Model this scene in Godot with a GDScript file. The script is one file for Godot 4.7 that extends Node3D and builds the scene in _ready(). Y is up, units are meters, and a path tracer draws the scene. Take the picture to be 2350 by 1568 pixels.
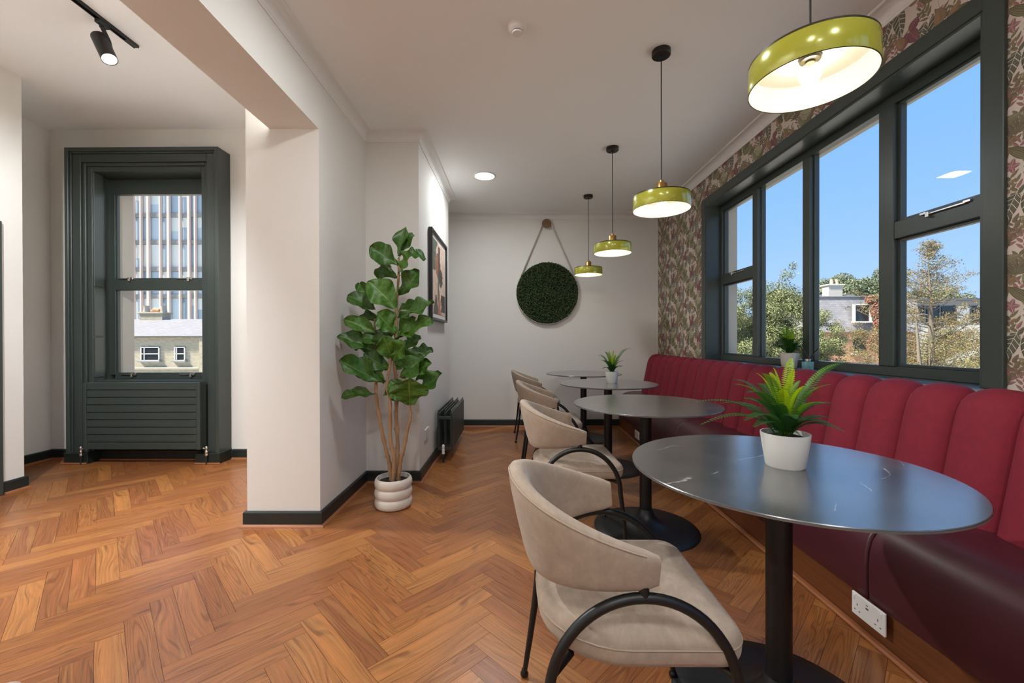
extends Node3D
# A cafe room: herringbone floor, burgundy banquette under a wide window, four round tables.
# x to the right, y up, depth d = -z (the camera stands at d = 0).

const XW := 1.873      # window wall
const XP := -0.77      # picture wall
const XC := -1.197     # wall behind the fig tree, and the beam's side
const XCL := -1.646    # left side of the pier
const XL := -3.8       # near wall on the left
const XA := -4.48      # alcove wall on the left
const ZB := 5.5        # far wall
const ZP := 3.34       # front of the picture pier
const ZPE := 4.83      # far end of the picture wall
const ZC := 2.548      # front of the pier
const ZW := 4.005      # sash window wall
const ZL := 3.2        # end of the near left wall
const HC := 2.787      # ceiling
const HL := 3.171      # ceiling of the left bay
const HS := 2.428      # underside of the beam
const ZN := -2.7       # wall behind the camera

var M := {}
var taken := {}
var rng := RandomNumberGenerator.new()
var noise := FastNoiseLite.new()
var soft := FastNoiseLite.new()


class MB:
	var v := PackedVector3Array()
	var n := PackedVector3Array()
	var t := PackedVector2Array()
	var c := PackedColorArray()
	var ix := PackedInt32Array()
	var colored := false

	func vert(p: Vector3, nn: Vector3, uv := Vector2.ZERO, col := Color.WHITE) -> int:
		v.append(p); n.append(nn); t.append(uv); c.append(col)
		return v.size() - 1

	func tri(a: int, b: int, d: int) -> void:   # given counter-clockwise seen from outside
		ix.append(a); ix.append(d); ix.append(b)

	static func plan(p: Vector3, nn: Vector3) -> Vector2:
		var a := nn.abs()
		if a.x >= a.y and a.x >= a.z:
			return Vector2(p.z, -p.y)
		if a.y >= a.z:
			return Vector2(p.x, p.z)
		return Vector2(p.x, -p.y)

	func face(pts: Array, outward: Vector3, uvs := []) -> void:
		var nn := Vector3.ZERO
		for k in pts.size():
			var p: Vector3 = pts[k]
			var q: Vector3 = pts[(k + 1) % pts.size()]
			nn += p.cross(q)
		if nn.length() < 1e-12:
			return
		nn = nn.normalized()
		var flip := nn.dot(outward) < 0.0
		if flip:
			nn = -nn
		var f := v.size()
		for k in pts.size():
			vert(pts[k], nn, uvs[k] if uvs.size() > k else plan(pts[k], nn))
		for k in range(1, pts.size() - 1):
			if flip:
				tri(f, f + k + 1, f + k)
			else:
				tri(f, f + k, f + k + 1)

	func box(at: Vector3, s: Vector3, bv := 0.0, xf := Transform3D()) -> void:
		var h := s / 2.0
		var b := minf(bv, minf(h.x, minf(h.y, h.z)) * 0.9)
		var g := func(sx: float, sy: float, sz: float, ax: int) -> Vector3:
			var q := Vector3(sx * (h.x - (0.0 if ax == 0 else b)), sy * (h.y - (0.0 if ax == 1 else b)), sz * (h.z - (0.0 if ax == 2 else b)))
			return xf * (at + q)
		for sg in [-1.0, 1.0]:
			face([g.call(sg, -1, -1, 0), g.call(sg, 1, -1, 0), g.call(sg, 1, 1, 0), g.call(sg, -1, 1, 0)], xf.basis * Vector3(sg, 0, 0))
			face([g.call(-1, sg, -1, 1), g.call(1, sg, -1, 1), g.call(1, sg, 1, 1), g.call(-1, sg, 1, 1)], xf.basis * Vector3(0, sg, 0))
			face([g.call(-1, -1, sg, 2), g.call(1, -1, sg, 2), g.call(1, 1, sg, 2), g.call(-1, 1, sg, 2)], xf.basis * Vector3(0, 0, sg))
		if b <= 0.0:
			return
		for a in [-1.0, 1.0]:
			for e in [-1.0, 1.0]:
				face([g.call(a, e, -1, 0), g.call(a, e, 1, 0), g.call(a, e, 1, 1), g.call(a, e, -1, 1)], xf.basis * Vector3(a, e, 0))
				face([g.call(a, -1, e, 0), g.call(a, 1, e, 0), g.call(a, 1, e, 2), g.call(a, -1, e, 2)], xf.basis * Vector3(a, 0, e))
				face([g.call(-1, a, e, 1), g.call(1, a, e, 1), g.call(1, a, e, 2), g.call(-1, a, e, 2)], xf.basis * Vector3(0, a, e))
				for o in [-1.0, 1.0]:
					face([g.call(a, e, o, 0), g.call(a, e, o, 1), g.call(a, e, o, 2)], xf.basis * Vector3(a, e, o))

	# box given by its corners in x, y, depth
	func bxd(x0: float, x1: float, y0: float, y1: float, d0: float, d1: float, bv := 0.0) -> void:
		box(Vector3((x0 + x1) / 2, (y0 + y1) / 2, -(d0 + d1) / 2), Vector3(absf(x1 - x0), absf(y1 - y0), absf(d1 - d0)), bv)

	func tube(pts: Array, r: Variant, sides := 8, caps := true) -> void:
		var k := pts.size()
		var up := Vector3(0.13, 0.97, 0.21)
		var rings := []
		var along := 0.0
		var pv: Vector3 = pts[0]
		for i in k:
			var p: Vector3 = pts[i]
			var a: Vector3 = pts[maxi(i - 1, 0)]
			var b: Vector3 = pts[mini(i + 1, k - 1)]
			var dir := (b - a).normalized()
			if i == 0 and absf(dir.dot(up)) > 0.9:
				up = Vector3(0.97, 0.1, 0.2)
			up = (up - dir * up.dot(dir)).normalized()
			var sd := dir.cross(up)
			along += pv.distance_to(p)
			pv = p
			var rr: float = r[i] if r is Array else r
			var ring := []
			for j in sides + 1:
				var an := TAU * j / sides
				var nn := up * cos(an) + sd * sin(an)
				ring.append(vert(p + nn * rr, nn, Vector2(float(j) / sides, along)))
			rings.append(ring)
			if caps and (i == 0 or i == k - 1):
				var nd := -dir if i == 0 else dir
				var cap := []
				for j in sides:
					cap.append(p + (up * cos(TAU * j / sides) + sd * sin(TAU * j / sides)) * rr)
				face(cap, nd)
		for i in k - 1:
			for j in sides:
				var a: int = rings[i][j]
				var b: int = rings[i][j + 1]
				var cc: int = rings[i + 1][j + 1]
				var d: int = rings[i + 1][j]
				tri(a, b, cc); tri(a, cc, d)

	# profile of (radius, height), from the bottom's centre round the outside to the top's centre
	func lathe(pr: Array, seg := 32, o := Vector3.ZERO, sharp := 0.75) -> void:
		var m := pr.size()
		var sn := []
		for i in m - 1:
			var e: Vector2 = pr[i + 1] - pr[i]
			sn.append(Vector2(e.y, -e.x).normalized())
		for i in m - 1:
			var n0: Vector2 = sn[i]
			var n1: Vector2 = sn[i]
			if i > 0 and sn[i - 1].dot(sn[i]) > sharp:
				n0 = (sn[i - 1] + sn[i]).normalized()
			if i < m - 2 and sn[i + 1].dot(sn[i]) > sharp:
				n1 = (sn[i + 1] + sn[i]).normalized()
			var f := v.size()
			for j in seg + 1:
				var a := TAU * j / seg
				var cs := Vector3(cos(a), 0, sin(a))
				var p0: Vector2 = pr[i]
				var p1: Vector2 = pr[i + 1]
				vert(o + cs * p0.x + Vector3.UP * p0.y, (cs * n0.x + Vector3.UP * n0.y).normalized(), Vector2(cos(a), sin(a)) * p0.x)
				vert(o + cs * p1.x + Vector3.UP * p1.y, (cs * n1.x + Vector3.UP * n1.y).normalized(), Vector2(cos(a), sin(a)) * p1.x)
			for j in seg:
				var b := f + j * 2
				tri(b, b + 1, b + 3)
				tri(b, b + 3, b + 2)

	# smooth surface through rows of points; wrap joins the last column to the first
	func skin(rows: Array, wrap := false, out_from := Vector3.INF, uvs := true) -> void:
		var nu := rows.size()
		var nv: int = rows[0].size()
		var f := v.size()
		var cols := nv + (1 if wrap else 0)
		for i in nu:
			for j in cols:
				var jj := j % nv
				var p: Vector3 = rows[i][jj]
				var du: Vector3 = rows[mini(i + 1, nu - 1)][jj] - rows[maxi(i - 1, 0)][jj]
				var dv: Vector3 = (rows[i][(jj + 1) % nv] - rows[i][(jj + nv - 1) % nv]) if wrap else (rows[i][mini(jj + 1, nv - 1)] - rows[i][maxi(jj - 1, 0)])
				vert(p, dv.cross(du).normalized(), Vector2(float(j) / (cols - 1), float(i) / (nu - 1)))
		var flip := false
		if out_from != Vector3.INF:
			var s := 0.0
			for q in range(f, v.size()):
				s += n[q].dot(v[q] - out_from)
			flip = s < 0.0
			if flip:
				for q in range(f, v.size()):
					n[q] = -n[q]
		for i in nu - 1:
			for j in cols - 1:
				var a := f + i * cols + j
				var b := a + 1
				var d := a + cols
				var e := d + 1
				if flip:
					tri(a, d, e); tri(a, e, b)
				else:
					tri(a, b, e); tri(a, e, d)

	# moulding along a path of (x, depth), the room on its right; profile (out, y) runs counter-clockwise
	func moulding(path: Array, pr: Array) -> void:
		var m := path.size()
		var rn := []
		for i in m - 1:
			var e: Vector2 = (path[i + 1] - path[i]).normalized()
			rn.append(Vector2(e.y, -e.x))
		var off := []
		for i in m:
			if i == 0:
				off.append(rn[0])
			elif i == m - 1:
				off.append(rn[m - 2])
			else:
				var s: Vector2 = rn[i - 1] + rn[i]
				off.append(s / (1.0 + rn[i - 1].dot(rn[i])))
		var at := func(i: int, q: Vector2) -> Vector3:
			var p: Vector2 = path[i] + off[i] * q.x
			return Vector3(p.x, q.y, -p.y)
		var k := pr.size()
		for i in m - 1:
			var r3 := Vector3(rn[i].x, 0, -rn[i].y)
			for j in k:
				var a: Vector2 = pr[j]
				var b: Vector2 = pr[(j + 1) % k]
				var o2 := Vector2((b - a).y, -(b - a).x)
				face([at.call(i, a), at.call(i + 1, a), at.call(i + 1, b), at.call(i, b)], r3 * o2.x + Vector3.UP * o2.y)
		for i in [0, m - 1]:
			var cap := []
			for q in pr:
				cap.append(at.call(i, q))
			var e: Vector2 = (path[1] - path[0]) if i == 0 else (path[m - 1] - path[m - 2])
			var dir := Vector3(e.x, 0, -e.y)
			face(cap, -dir if i == 0 else dir)

	func mesh() -> ArrayMesh:
		var a := []
		a.resize(Mesh.ARRAY_MAX)
		a[Mesh.ARRAY_VERTEX] = v
		a[Mesh.ARRAY_NORMAL] = n
		a[Mesh.ARRAY_TEX_UV] = t
		if colored:
			a[Mesh.ARRAY_COLOR] = c
		a[Mesh.ARRAY_INDEX] = ix
		var out := ArrayMesh.new()
		out.add_surface_from_arrays(Mesh.PRIMITIVE_TRIANGLES, a)
		return out


func numbered(called: String) -> String:
	if not taken.has(called):
		taken[called] = 0
		return called
	taken[called] += 1
	return "%s_%03d" % [called, taken[called]]


func tag(o: Node3D, label: String, category: String, group := "") -> Node3D:
	o.set_meta("label", label)
	o.set_meta("category", category)
	if group:
		o.set_meta("group", group)
	return o


func thing(called: String, label: String, category: String, at := Vector3.ZERO, turn := 0.0, group := "") -> Node3D:
	var o := Node3D.new()
	o.name = numbered(called)
	add_child(o)
	o.position = at
	o.rotation.y = turn
	return tag(o, label, category, group)


func copy_of(src: Node3D, called: String, label: String, at: Vector3, turn: float) -> Node3D:
	var o: Node3D = src.duplicate()
	o.name = numbered(called)
	add_child(o)
	o.position = at
	o.rotation.y = turn
	o.set_meta("label", label)
	return o


func put(mesh: Mesh, called: String, m: Material, parent: Node3D, at := Vector3.ZERO) -> MeshInstance3D:
	var o := MeshInstance3D.new()
	o.name = called
	o.mesh = mesh
	o.material_override = m
	o.position = at
	o.cast_shadow = GeometryInstance3D.SHADOW_CASTING_SETTING_ON
	parent.add_child(o, true)
	return o


func part(b: MB, called: String, m: Material, parent: Node3D) -> MeshInstance3D:
	return put(b.mesh(), called, m, parent)


func struct(b: MB, called: String, m: Material) -> MeshInstance3D:
	var o := part(b, numbered(called), m, self)
	o.set_meta("kind", "structure")
	return o


func struct_root(called: String, at := Vector3.ZERO) -> Node3D:
	var o := Node3D.new()
	o.name = numbered(called)
	add_child(o)
	o.position = at
	o.set_meta("kind", "structure")
	return o


func P(x: float, y: float, d: float) -> Vector3:
	return Vector3(x, y, -d)


func mat(key: String, r: float, g: float, b: float, rough: float, more := {}) -> StandardMaterial3D:
	var m := StandardMaterial3D.new()
	m.resource_name = key
	m.albedo_color = Color(r, g, b)
	m.roughness = rough
	m.cull_mode = BaseMaterial3D.CULL_DISABLED
	for k in more:
		m.set(k, more[k])
	M[key] = m
	return m


func tex(im: Image) -> ImageTexture:
	return ImageTexture.create_from_image(im)


func spline(pts: Array, per := 6) -> Array:
	var out := []
	for i in pts.size() - 1:
		var p0: Vector3 = pts[maxi(i - 1, 0)]
		var p1: Vector3 = pts[i]
		var p2: Vector3 = pts[i + 1]
		var p3: Vector3 = pts[mini(i + 2, pts.size() - 1)]
		for k in per:
			out.append(p1.cubic_interpolate(p2, p0, p3, float(k) / per))
	out.append(pts[-1])
	return out
const FIG_LEAVES := [[0.048,1.707,0.015,0.075,1.920,0.015,0.09],[0.060,1.722,0.011,0.127,1.881,-0.016,0.07],[0.047,1.644,0.037,-0.128,1.753,0.082,0.15],[0.067,1.734,0.013,0.224,1.730,-0.032,0.11],[0.056,1.589,0.047,0.169,1.704,0.128,0.17],[-0.010,1.633,-0.000,-0.127,1.711,-0.081,0.07],[0.024,1.573,-0.021,-0.146,1.638,-0.057,0.12],[0.047,1.439,0.015,0.201,1.604,0.033,0.14],[0.047,1.345,0.058,-0.105,1.530,0.148,0.19],[-0.123,1.350,-0.002,-0.249,1.535,-0.056,0.11],[-0.103,1.340,0.041,-0.271,1.451,0.086,0.14],[0.027,1.336,-0.029,0.134,1.420,-0.101,0.08],[0.041,1.287,0.021,0.309,1.371,0.057,0.12],[-0.074,1.270,-0.006,-0.258,1.320,-0.024,0.08],[0.031,1.179,0.042,-0.070,1.317,0.132,0.17],[-0.088,1.186,0.040,-0.285,1.285,0.121,0.11],[0.019,1.146,0.012,0.272,1.286,0.075,0.13],[0.009,1.142,-0.007,0.160,1.284,-0.025,0.12],[-0.093,1.063,0.040,-0.292,1.190,0.157,0.13],[-0.171,1.053,0.006,-0.324,1.123,-0.057,0.08],[-0.001,1.123,0.039,-0.185,1.170,0.093,0.12],[0.005,0.997,0.026,-0.028,1.159,0.116,0.14],[0.009,1.002,0.049,0.136,1.123,0.130,0.13],[0.053,1.048,-0.028,0.156,1.191,-0.100,0.09],[0.100,1.062,0.003,0.269,1.054,-0.033,0.09],[0.026,0.956,0.010,0.221,1.041,0.055,0.14],[-0.020,0.936,0.017,-0.165,1.046,0.098,0.14],[-0.033,0.853,0.085,-0.275,1.001,0.265,0.12],[-0.041,0.849,0.025,-0.258,1.018,0.106,0.15],[0.088,0.888,0.002,0.267,0.982,0.011,0.14],[0.068,0.883,0.050,0.193,1.010,0.113,0.17],[0.153,0.858,0.007,0.238,0.925,-0.047,0.08],[0.159,0.766,0.020,0.363,0.911,0.074,0.13],[0.118,0.697,0.037,-0.000,0.868,0.064,0.13],[0.126,0.699,0.048,0.148,0.895,0.156,0.24],[-0.107,0.775,0.053,-0.283,0.795,0.161,0.09],[0.056,0.826,0.004,-0.064,0.767,0.022,0.08],[-0.070,0.923,0.010,-0.108,0.946,-0.044,0.10],[0.008,0.768,0.003,0.049,0.844,-0.042,0.11],[-0.110,0.983,0.011,-0.155,0.878,-0.043,0.09],[-0.006,1.042,-0.001,0.066,0.957,-0.082,0.13],[-0.081,1.122,-0.025,-0.065,1.233,-0.106,0.12],[0.085,0.814,-0.008,-0.020,0.728,-0.044,0.10]]
const FIG_STEMS := [[[-0.015,0.191,0.000],[-0.025,0.295,0.010],[-0.045,0.391,0.020],[-0.078,0.566,0.030],[-0.107,0.778,0.030],[-0.109,0.977,0.020],[-0.120,1.176,0.010],[-0.123,1.283,0.000]],[[-0.000,0.198,0.020],[0.017,0.330,0.040],[-0.006,0.478,0.050],[-0.008,0.741,0.050],[-0.032,0.819,0.040],[-0.010,0.990,0.030],[0.001,1.123,0.020]],[[0.012,0.185,-0.020],[0.021,0.392,-0.030],[0.008,0.634,-0.040],[0.018,0.798,-0.030],[0.007,0.988,-0.010],[0.021,1.162,0.000],[0.025,1.336,0.000],[0.039,1.577,0.000],[0.042,1.704,0.000]],[[0.032,0.191,0.000],[0.054,0.311,0.020],[0.081,0.407,0.030],[0.110,0.542,0.040],[0.133,0.623,0.050],[0.124,0.702,0.050]]]


func _ready() -> void:
	rng.seed = 77
	noise.seed = 5
	noise.frequency = 1.0
	soft.seed = 11
	soft.frequency = 1.0
	soft.fractal_type = FastNoiseLite.FRACTAL_NONE
	var cam := Camera3D.new()
	cam.name = "camera"
	add_child(cam)
	cam.position = Vector3(0, 1.137, 0)
	cam.rotation = Vector3(-0.00395, 0.00796, -0.0023)
	cam.fov = rad_to_deg(2.0 * atan(784.0 / 960.0))
	cam.near = 0.05
	cam.far = 400.0
	cam.current = true
	var env := Environment.new()
	env.background_mode = Environment.BG_SKY
	var sky := ProceduralSkyMaterial.new()
	sky.sky_top_color = Color(0.41, 0.612, 0.84)
	sky.sky_horizon_color = Color(0.645, 0.745, 0.845)
	sky.sky_curve = 0.13
	sky.ground_bottom_color = Color(0.30, 0.31, 0.27)
	sky.ground_horizon_color = Color(0.55, 0.57, 0.55)
	sky.ground_curve = 0.05
	sky.sun_angle_max = 1.0
	env.sky = Sky.new()
	env.sky.sky_material = sky
	env.background_energy_multiplier = 0.88
	env.tonemap_mode = Environment.TONE_MAPPER_LINEAR
	env.tonemap_exposure = 1.82
	env.sdfgi_enabled = true
	env.ssao_enabled = true
	env.ssil_enabled = true
	var around := WorldEnvironment.new()
	around.name = "surroundings"
	around.environment = env
	add_child(around)
	var sun := DirectionalLight3D.new()
	sun.name = "sun"
	sun.rotation = Vector3(deg_to_rad(-48), deg_to_rad(-72), 0)
	sun.light_color = Color(1.0, 0.96, 0.88)
	sun.light_energy = 2.4
	sun.light_angular_distance = 6.0
	sun.shadow_enabled = true
	add_child(sun)

	materials()
	room()
	floor_planks()
	window_wide()
	window_side()
	window_sash()
	door_left()
	banquette()
	tables()
	chairs()
	fig_tree()
	pendants()
	ceiling_fittings()
	moss_disc()
	picture()
	radiators()
	sockets()
	ferns()
	outside_right()
	outside_left()


func materials() -> void:
	mat("wall_paint", 0.885, 0.870, 0.842, 0.85)
	mat("ceiling_paint", 0.955, 0.955, 0.95, 0.9)
	mat("cornice_paint", 0.92, 0.91, 0.90, 0.6)
	mat("green_paint", 0.235, 0.263, 0.248, 0.32)
	mat("skirting_paint", 0.125, 0.15, 0.14, 0.4)
	mat("foot_trim", 0.60, 0.375, 0.235, 0.4)
	mat("subfloor", 0.10, 0.06, 0.04, 0.9)
	mat("stone", 0.66, 0.64, 0.60, 0.95)
	mat("pane", 0.9, 0.95, 0.95, 0.01, {"transparency": BaseMaterial3D.TRANSPARENCY_ALPHA})
	M.pane.albedo_color.a = 0.0
	M.pane.metallic_specular = 0.16
	mat("black_metal", 0.075, 0.078, 0.08, 0.42, {"metallic_specular": 0.5})
	mat("gloss_black", 0.04, 0.04, 0.04, 0.15)
	mat("chrome", 0.78, 0.77, 0.75, 0.22, {"metallic": 1.0})
	mat("old_nickel", 0.80, 0.77, 0.73, 0.3, {"metallic": 1.0})
	mat("brass", 0.78, 0.62, 0.36, 0.3, {"metallic": 1.0})
	mat("white_plastic", 0.9, 0.89, 0.87, 0.35)
	mat("dark_slot", 0.05, 0.045, 0.04, 0.6)
	mat("velvet_red", 0.50, 0.066, 0.155, 0.85, {"rim_enabled": true, "rim": 0.25, "rim_tint": 0.7})
	mat("vinyl_plum", 0.285, 0.115, 0.145, 0.38)
	mat("chair_velvet", 0.68, 0.60, 0.52, 0.9, {"rim_enabled": true, "rim": 0.6, "rim_tint": 0.35})
	mat("chair_piping", 0.66, 0.585, 0.51, 0.9)
	mat("table_edge", 0.40, 0.385, 0.37, 0.5)
	mat("pot_white", 0.86, 0.845, 0.81, 0.45)
	mat("pot_cream", 0.86, 0.82, 0.77, 0.4)
	mat("soil", 0.09, 0.065, 0.045, 1.0)
	mat("shade_lime", 0.70, 0.70, 0.22, 0.2, {"metallic": 0.12, "clearcoat_enabled": true, "clearcoat": 0.6, "clearcoat_roughness": 0.1})
	mat("shade_inside", 0.88, 0.87, 0.83, 0.5)
	mat("shade_rim", 0.20, 0.18, 0.10, 0.4)
	mat("bulb_glass", 1, 1, 1, 0.02, {"transparency": BaseMaterial3D.TRANSPARENCY_ALPHA})
	M.bulb_glass.albedo_color.a = 0.05
	mat("filament", 1.0, 0.93, 0.78, 0.5, {"emission_enabled": true, "emission": Color(1.0, 0.90, 0.70), "emission_energy_multiplier": 3.0})
	mat("led_panel", 1, 1, 1, 0.5, {"emission_enabled": true, "emission": Color(1.0, 0.985, 0.96), "emission_energy_multiplier": 4.0})
	mat("frame_black", 0.10, 0.095, 0.09, 0.35)
	mat("mount_board", 0.88, 0.87, 0.85, 0.8)
	mat("strap", 0.83, 0.79, 0.74, 0.7)
	mat("walnut", 0.46, 0.35, 0.24, 0.55)
	mat("bark", 0.64, 0.50, 0.36, 0.9)
	mat("frond_dark", 0.16, 0.33, 0.13, 0.45, {"backlight_enabled": true, "backlight": Color(0.20, 0.36, 0.06)})
	mat("frond_mid", 0.30, 0.46, 0.13, 0.45, {"backlight_enabled": true, "backlight": Color(0.42, 0.58, 0.06)})
	mat("frond_young", 0.56, 0.66, 0.12, 0.45, {"backlight_enabled": true, "backlight": Color(0.72, 0.82, 0.08)})
	mat("diffuser_glass", 0.55, 0.86, 0.88, 0.05, {"transparency": BaseMaterial3D.TRANSPARENCY_ALPHA})
	M.diffuser_glass.albedo_color.a = 0.35
	mat("moss", 0.9, 0.9, 0.9, 0.75, {"vertex_color_use_as_albedo": true})
	mat("moss_ground", 0.05, 0.08, 0.035, 1.0)

	# herringbone boards: 24 boards of teak grain side by side on one sheet
	var im := Image.create(1152, 1152, false, Image.FORMAT_RGB8)
	var tones := [Vector3(0.665, 0.445, 0.285), Vector3(0.625, 0.405, 0.26), Vector3(0.715, 0.495, 0.315), Vector3(0.60, 0.39, 0.265), Vector3(0.675, 0.45, 0.28), Vector3(0.64, 0.42, 0.28)]
	for k in 24:
		var ox := (k % 12) * 96
		var oy := (k / 12) * 576
		var tone: Vector3 = tones[(k * 7) % 6] * Vector3(0.89, 0.835, 0.72) * rng.randf_range(0.97, 1.03)
		var cathedral := k % 3 == 1
		var wild := k % 8 == 2
		var sx := rng.randf() * 50.0
		var cx := rng.randf_range(0.25, 0.75)
		for y in 576:
			var fy := y / 576.0
			for x in 96:
				var fx := x / 96.0
				var w := soft.get_noise_2d(sx + fx * 1.0, k * 9.0 + fy * 0.9)
				var ring := fx * 4.0 + w * 1.5
				var depth := 0.10
				if cathedral:
					ring = (fx - cx) * (fx - cx) * 16.0 + fy * 2.6 + w * 1.5
					depth = 0.17
				if wild:
					ring += soft.get_noise_2d(sx + fx * 2.2, k * 3.0 + fy * 2.6) * 1.3
					depth = 0.20
				var g := pow(0.5 + 0.5 * sin(ring * TAU), 4.0)
				var fib := noise.get_noise_2d(sx * 3.0 + fx * 34.0 + w * 2.0, fy * 2.4 + k * 31.0)
				var band := soft.get_noise_2d(sx * 7.0 + fx * 5.0 + w * 1.2, fy * 0.9 + k * 13.0)
				var pore := noise.get_noise_2d(sx + fx * 80.0, fy * 14.0 + k * 3.0)
				var streak := smoothstep(0.50, 0.80, soft.get_noise_2d(sx + 90.0 + fx * 9.0 + w * 3.0, fy * 1.3 + k * 5.0))
				var l := 1.0 - depth * g + 0.14 * fib + 0.09 * band + 0.05 * pore
				var col := tone * l
				col = col.lerp(Vector3(0.36, 0.21, 0.12), streak * 0.5)
				col = col.lerp(Vector3(0.80, 0.58, 0.34), smoothstep(0.25, 0.8, -band) * 0.35)
				im.set_pixel(ox + x, oy + y, Color(col.x, col.y, col.z))
	mat("boards", 1, 1, 1, 0.31, {"albedo_texture": tex(im), "metallic_specular": 0.5})

	# dark stone table tops with thin white veins
	var st := Image.create(768, 768, false, Image.FORMAT_RGB8)
	for y in 768:
		for x in 768:
			var a := soft.get_noise_2d(x / 150.0, y / 150.0)
			var b := noise.get_noise_2d(x / 30.0 + 70.0, y / 30.0)
			var warp := soft.get_noise_2d(x / 210.0 + 9.0, y / 210.0 + 40.0)
			var vein := 0.0
			var l1 := absf((x * 0.32 + y * 0.95) / 768.0 - 0.52 - warp * 0.05 - b * 0.004)
			var l2 := absf((x * 0.42 + y * 0.90) / 768.0 - 0.90 - warp * 0.06 - b * 0.004)
			var l3 := absf((x * -0.75 + y * 0.66) / 768.0 + 0.18 - warp * 0.05)
			var l4 := absf((x * 0.15 + y * 0.98) / 768.0 - 0.24 - warp * 0.05 - b * 0.003)
			vein = maxf(vein, (1.0 - smoothstep(0.0006, 0.0032, l1)) * smoothstep(-0.25, 0.25, a))
			vein = maxf(vein, (1.0 - smoothstep(0.0005, 0.0028, l2)) * smoothstep(-0.2, 0.3, -a) * 0.9)
			vein = maxf(vein, (1.0 - smoothstep(0.0003, 0.0016, l3)) * smoothstep(0.05, 0.35, -a) * 0.7)
			vein = maxf(vein, (1.0 - smoothstep(0.0005, 0.0026, l4)) * smoothstep(-0.1, 0.35, a) * 0.8)
			var g := 0.285 + 0.03 * a + 0.02 * b
			st.set_pixel(x, y, Color(g, g * 1.005, g * 1.01).lerp(Color(0.80, 0.79, 0.77), vein * (0.55 + 0.45 * clampf(b + 0.4, 0.0, 1.0))))
	mat("table_stone", 1, 1, 1, 0.27, {"albedo_texture": tex(st), "uv1_scale": Vector3(1.1, 1.1, 1), "uv1_offset": Vector3(0.5, 0.5, 0), "metallic_specular": 0.7, "clearcoat_enabled": true, "clearcoat": 1.0, "clearcoat_roughness": 0.2})

	# velvet nap: soft mottling where the pile lies differently
	var nap := Image.create(256, 256, false, Image.FORMAT_RGB8)
	for y in 256:
		for x in 256:
			var an := Vector2(TAU * x / 256.0, TAU * y / 256.0)
			var q := noise.get_noise_3d(cos(an.x) * 1.3 + cos(an.y) * 0.9, sin(an.x) * 1.3, sin(an.y) * 1.1)
			var q2 := noise.get_noise_3d(cos(an.x) * 5.0 + cos(an.y) * 2.0, sin(an.x) * 5.0, sin(an.y) * 4.0 + 8.0)
			var q3 := noise.get_noise_2d(x * 0.9, y * 0.9)
			var l := 0.93 + 0.09 * q + 0.05 * q2 + 0.035 * q3
			nap.set_pixel(x, y, Color(l, l, l))
	for kk in ["chair_velvet", "velvet_red"]:
		M[kk].albedo_texture = tex(nap) if kk == "chair_velvet" else M["chair_velvet"].albedo_texture
		M[kk].uv1_triplanar = true
		M[kk].uv1_scale = Vector3(3.2, 3.2, 3.2)

	# banquette plinth: plain brown veneer
	var ve := Image.create(64, 256, false, Image.FORMAT_RGB8)
	for y in 256:
		for x in 64:
			var f := noise.get_noise_2d(x / 20.0, y / 3.0) * 0.06 + noise.get_noise_2d(x / 50.0 + 8.0, y / 14.0) * 0.06
			ve.set_pixel(x, y, Color(0.42 + f, 0.235 + f * 0.7, 0.125 + f * 0.5))
	mat("plinth_veneer", 1, 1, 1, 0.42, {"albedo_texture": tex(ve), "uv1_scale": Vector3(0.7, 4, 1)})

	# fiddle-leaf: green with pale midrib and side veins
	var lf := Image.create(128, 192, false, Image.FORMAT_RGB8)
	for y in 192:
		for x in 128:
			var u := absf(x / 127.0 - 0.5) * 2.0
			var s := y / 191.0
			var vein := 1.0 - smoothstep(0.015, 0.05, u)
			var q := fposmod(s * 7.0 - u * 1.25 + noise.get_noise_2d(u * 3.0, s * 4.0) * 0.25, 1.0)
			vein = maxf(vein, (1.0 - smoothstep(0.02, 0.075, absf(q - 0.5))) * 0.55)
			var net := noise.get_noise_2d(x / 7.0, y / 7.0) * 0.05 + noise.get_noise_2d(x / 30.0, y / 30.0) * 0.07
			lf.set_pixel(x, y, Color(0.27 + net, 0.42 + net * 1.4, 0.125 + net * 0.6).lerp(Color(0.50, 0.62, 0.30), vein * 0.8))
	mat("fig_leaf", 0.82, 0.85, 0.85, 0.46, {"albedo_texture": tex(lf), "backlight_enabled": true, "backlight": Color(0.18, 0.30, 0.05)})
	mat("fig_leaf_pale", 1, 1, 0.95, 0.48, {"albedo_texture": tex(lf), "backlight_enabled": true, "backlight": Color(0.25, 0.38, 0.06)})

	wallpaper()


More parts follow.
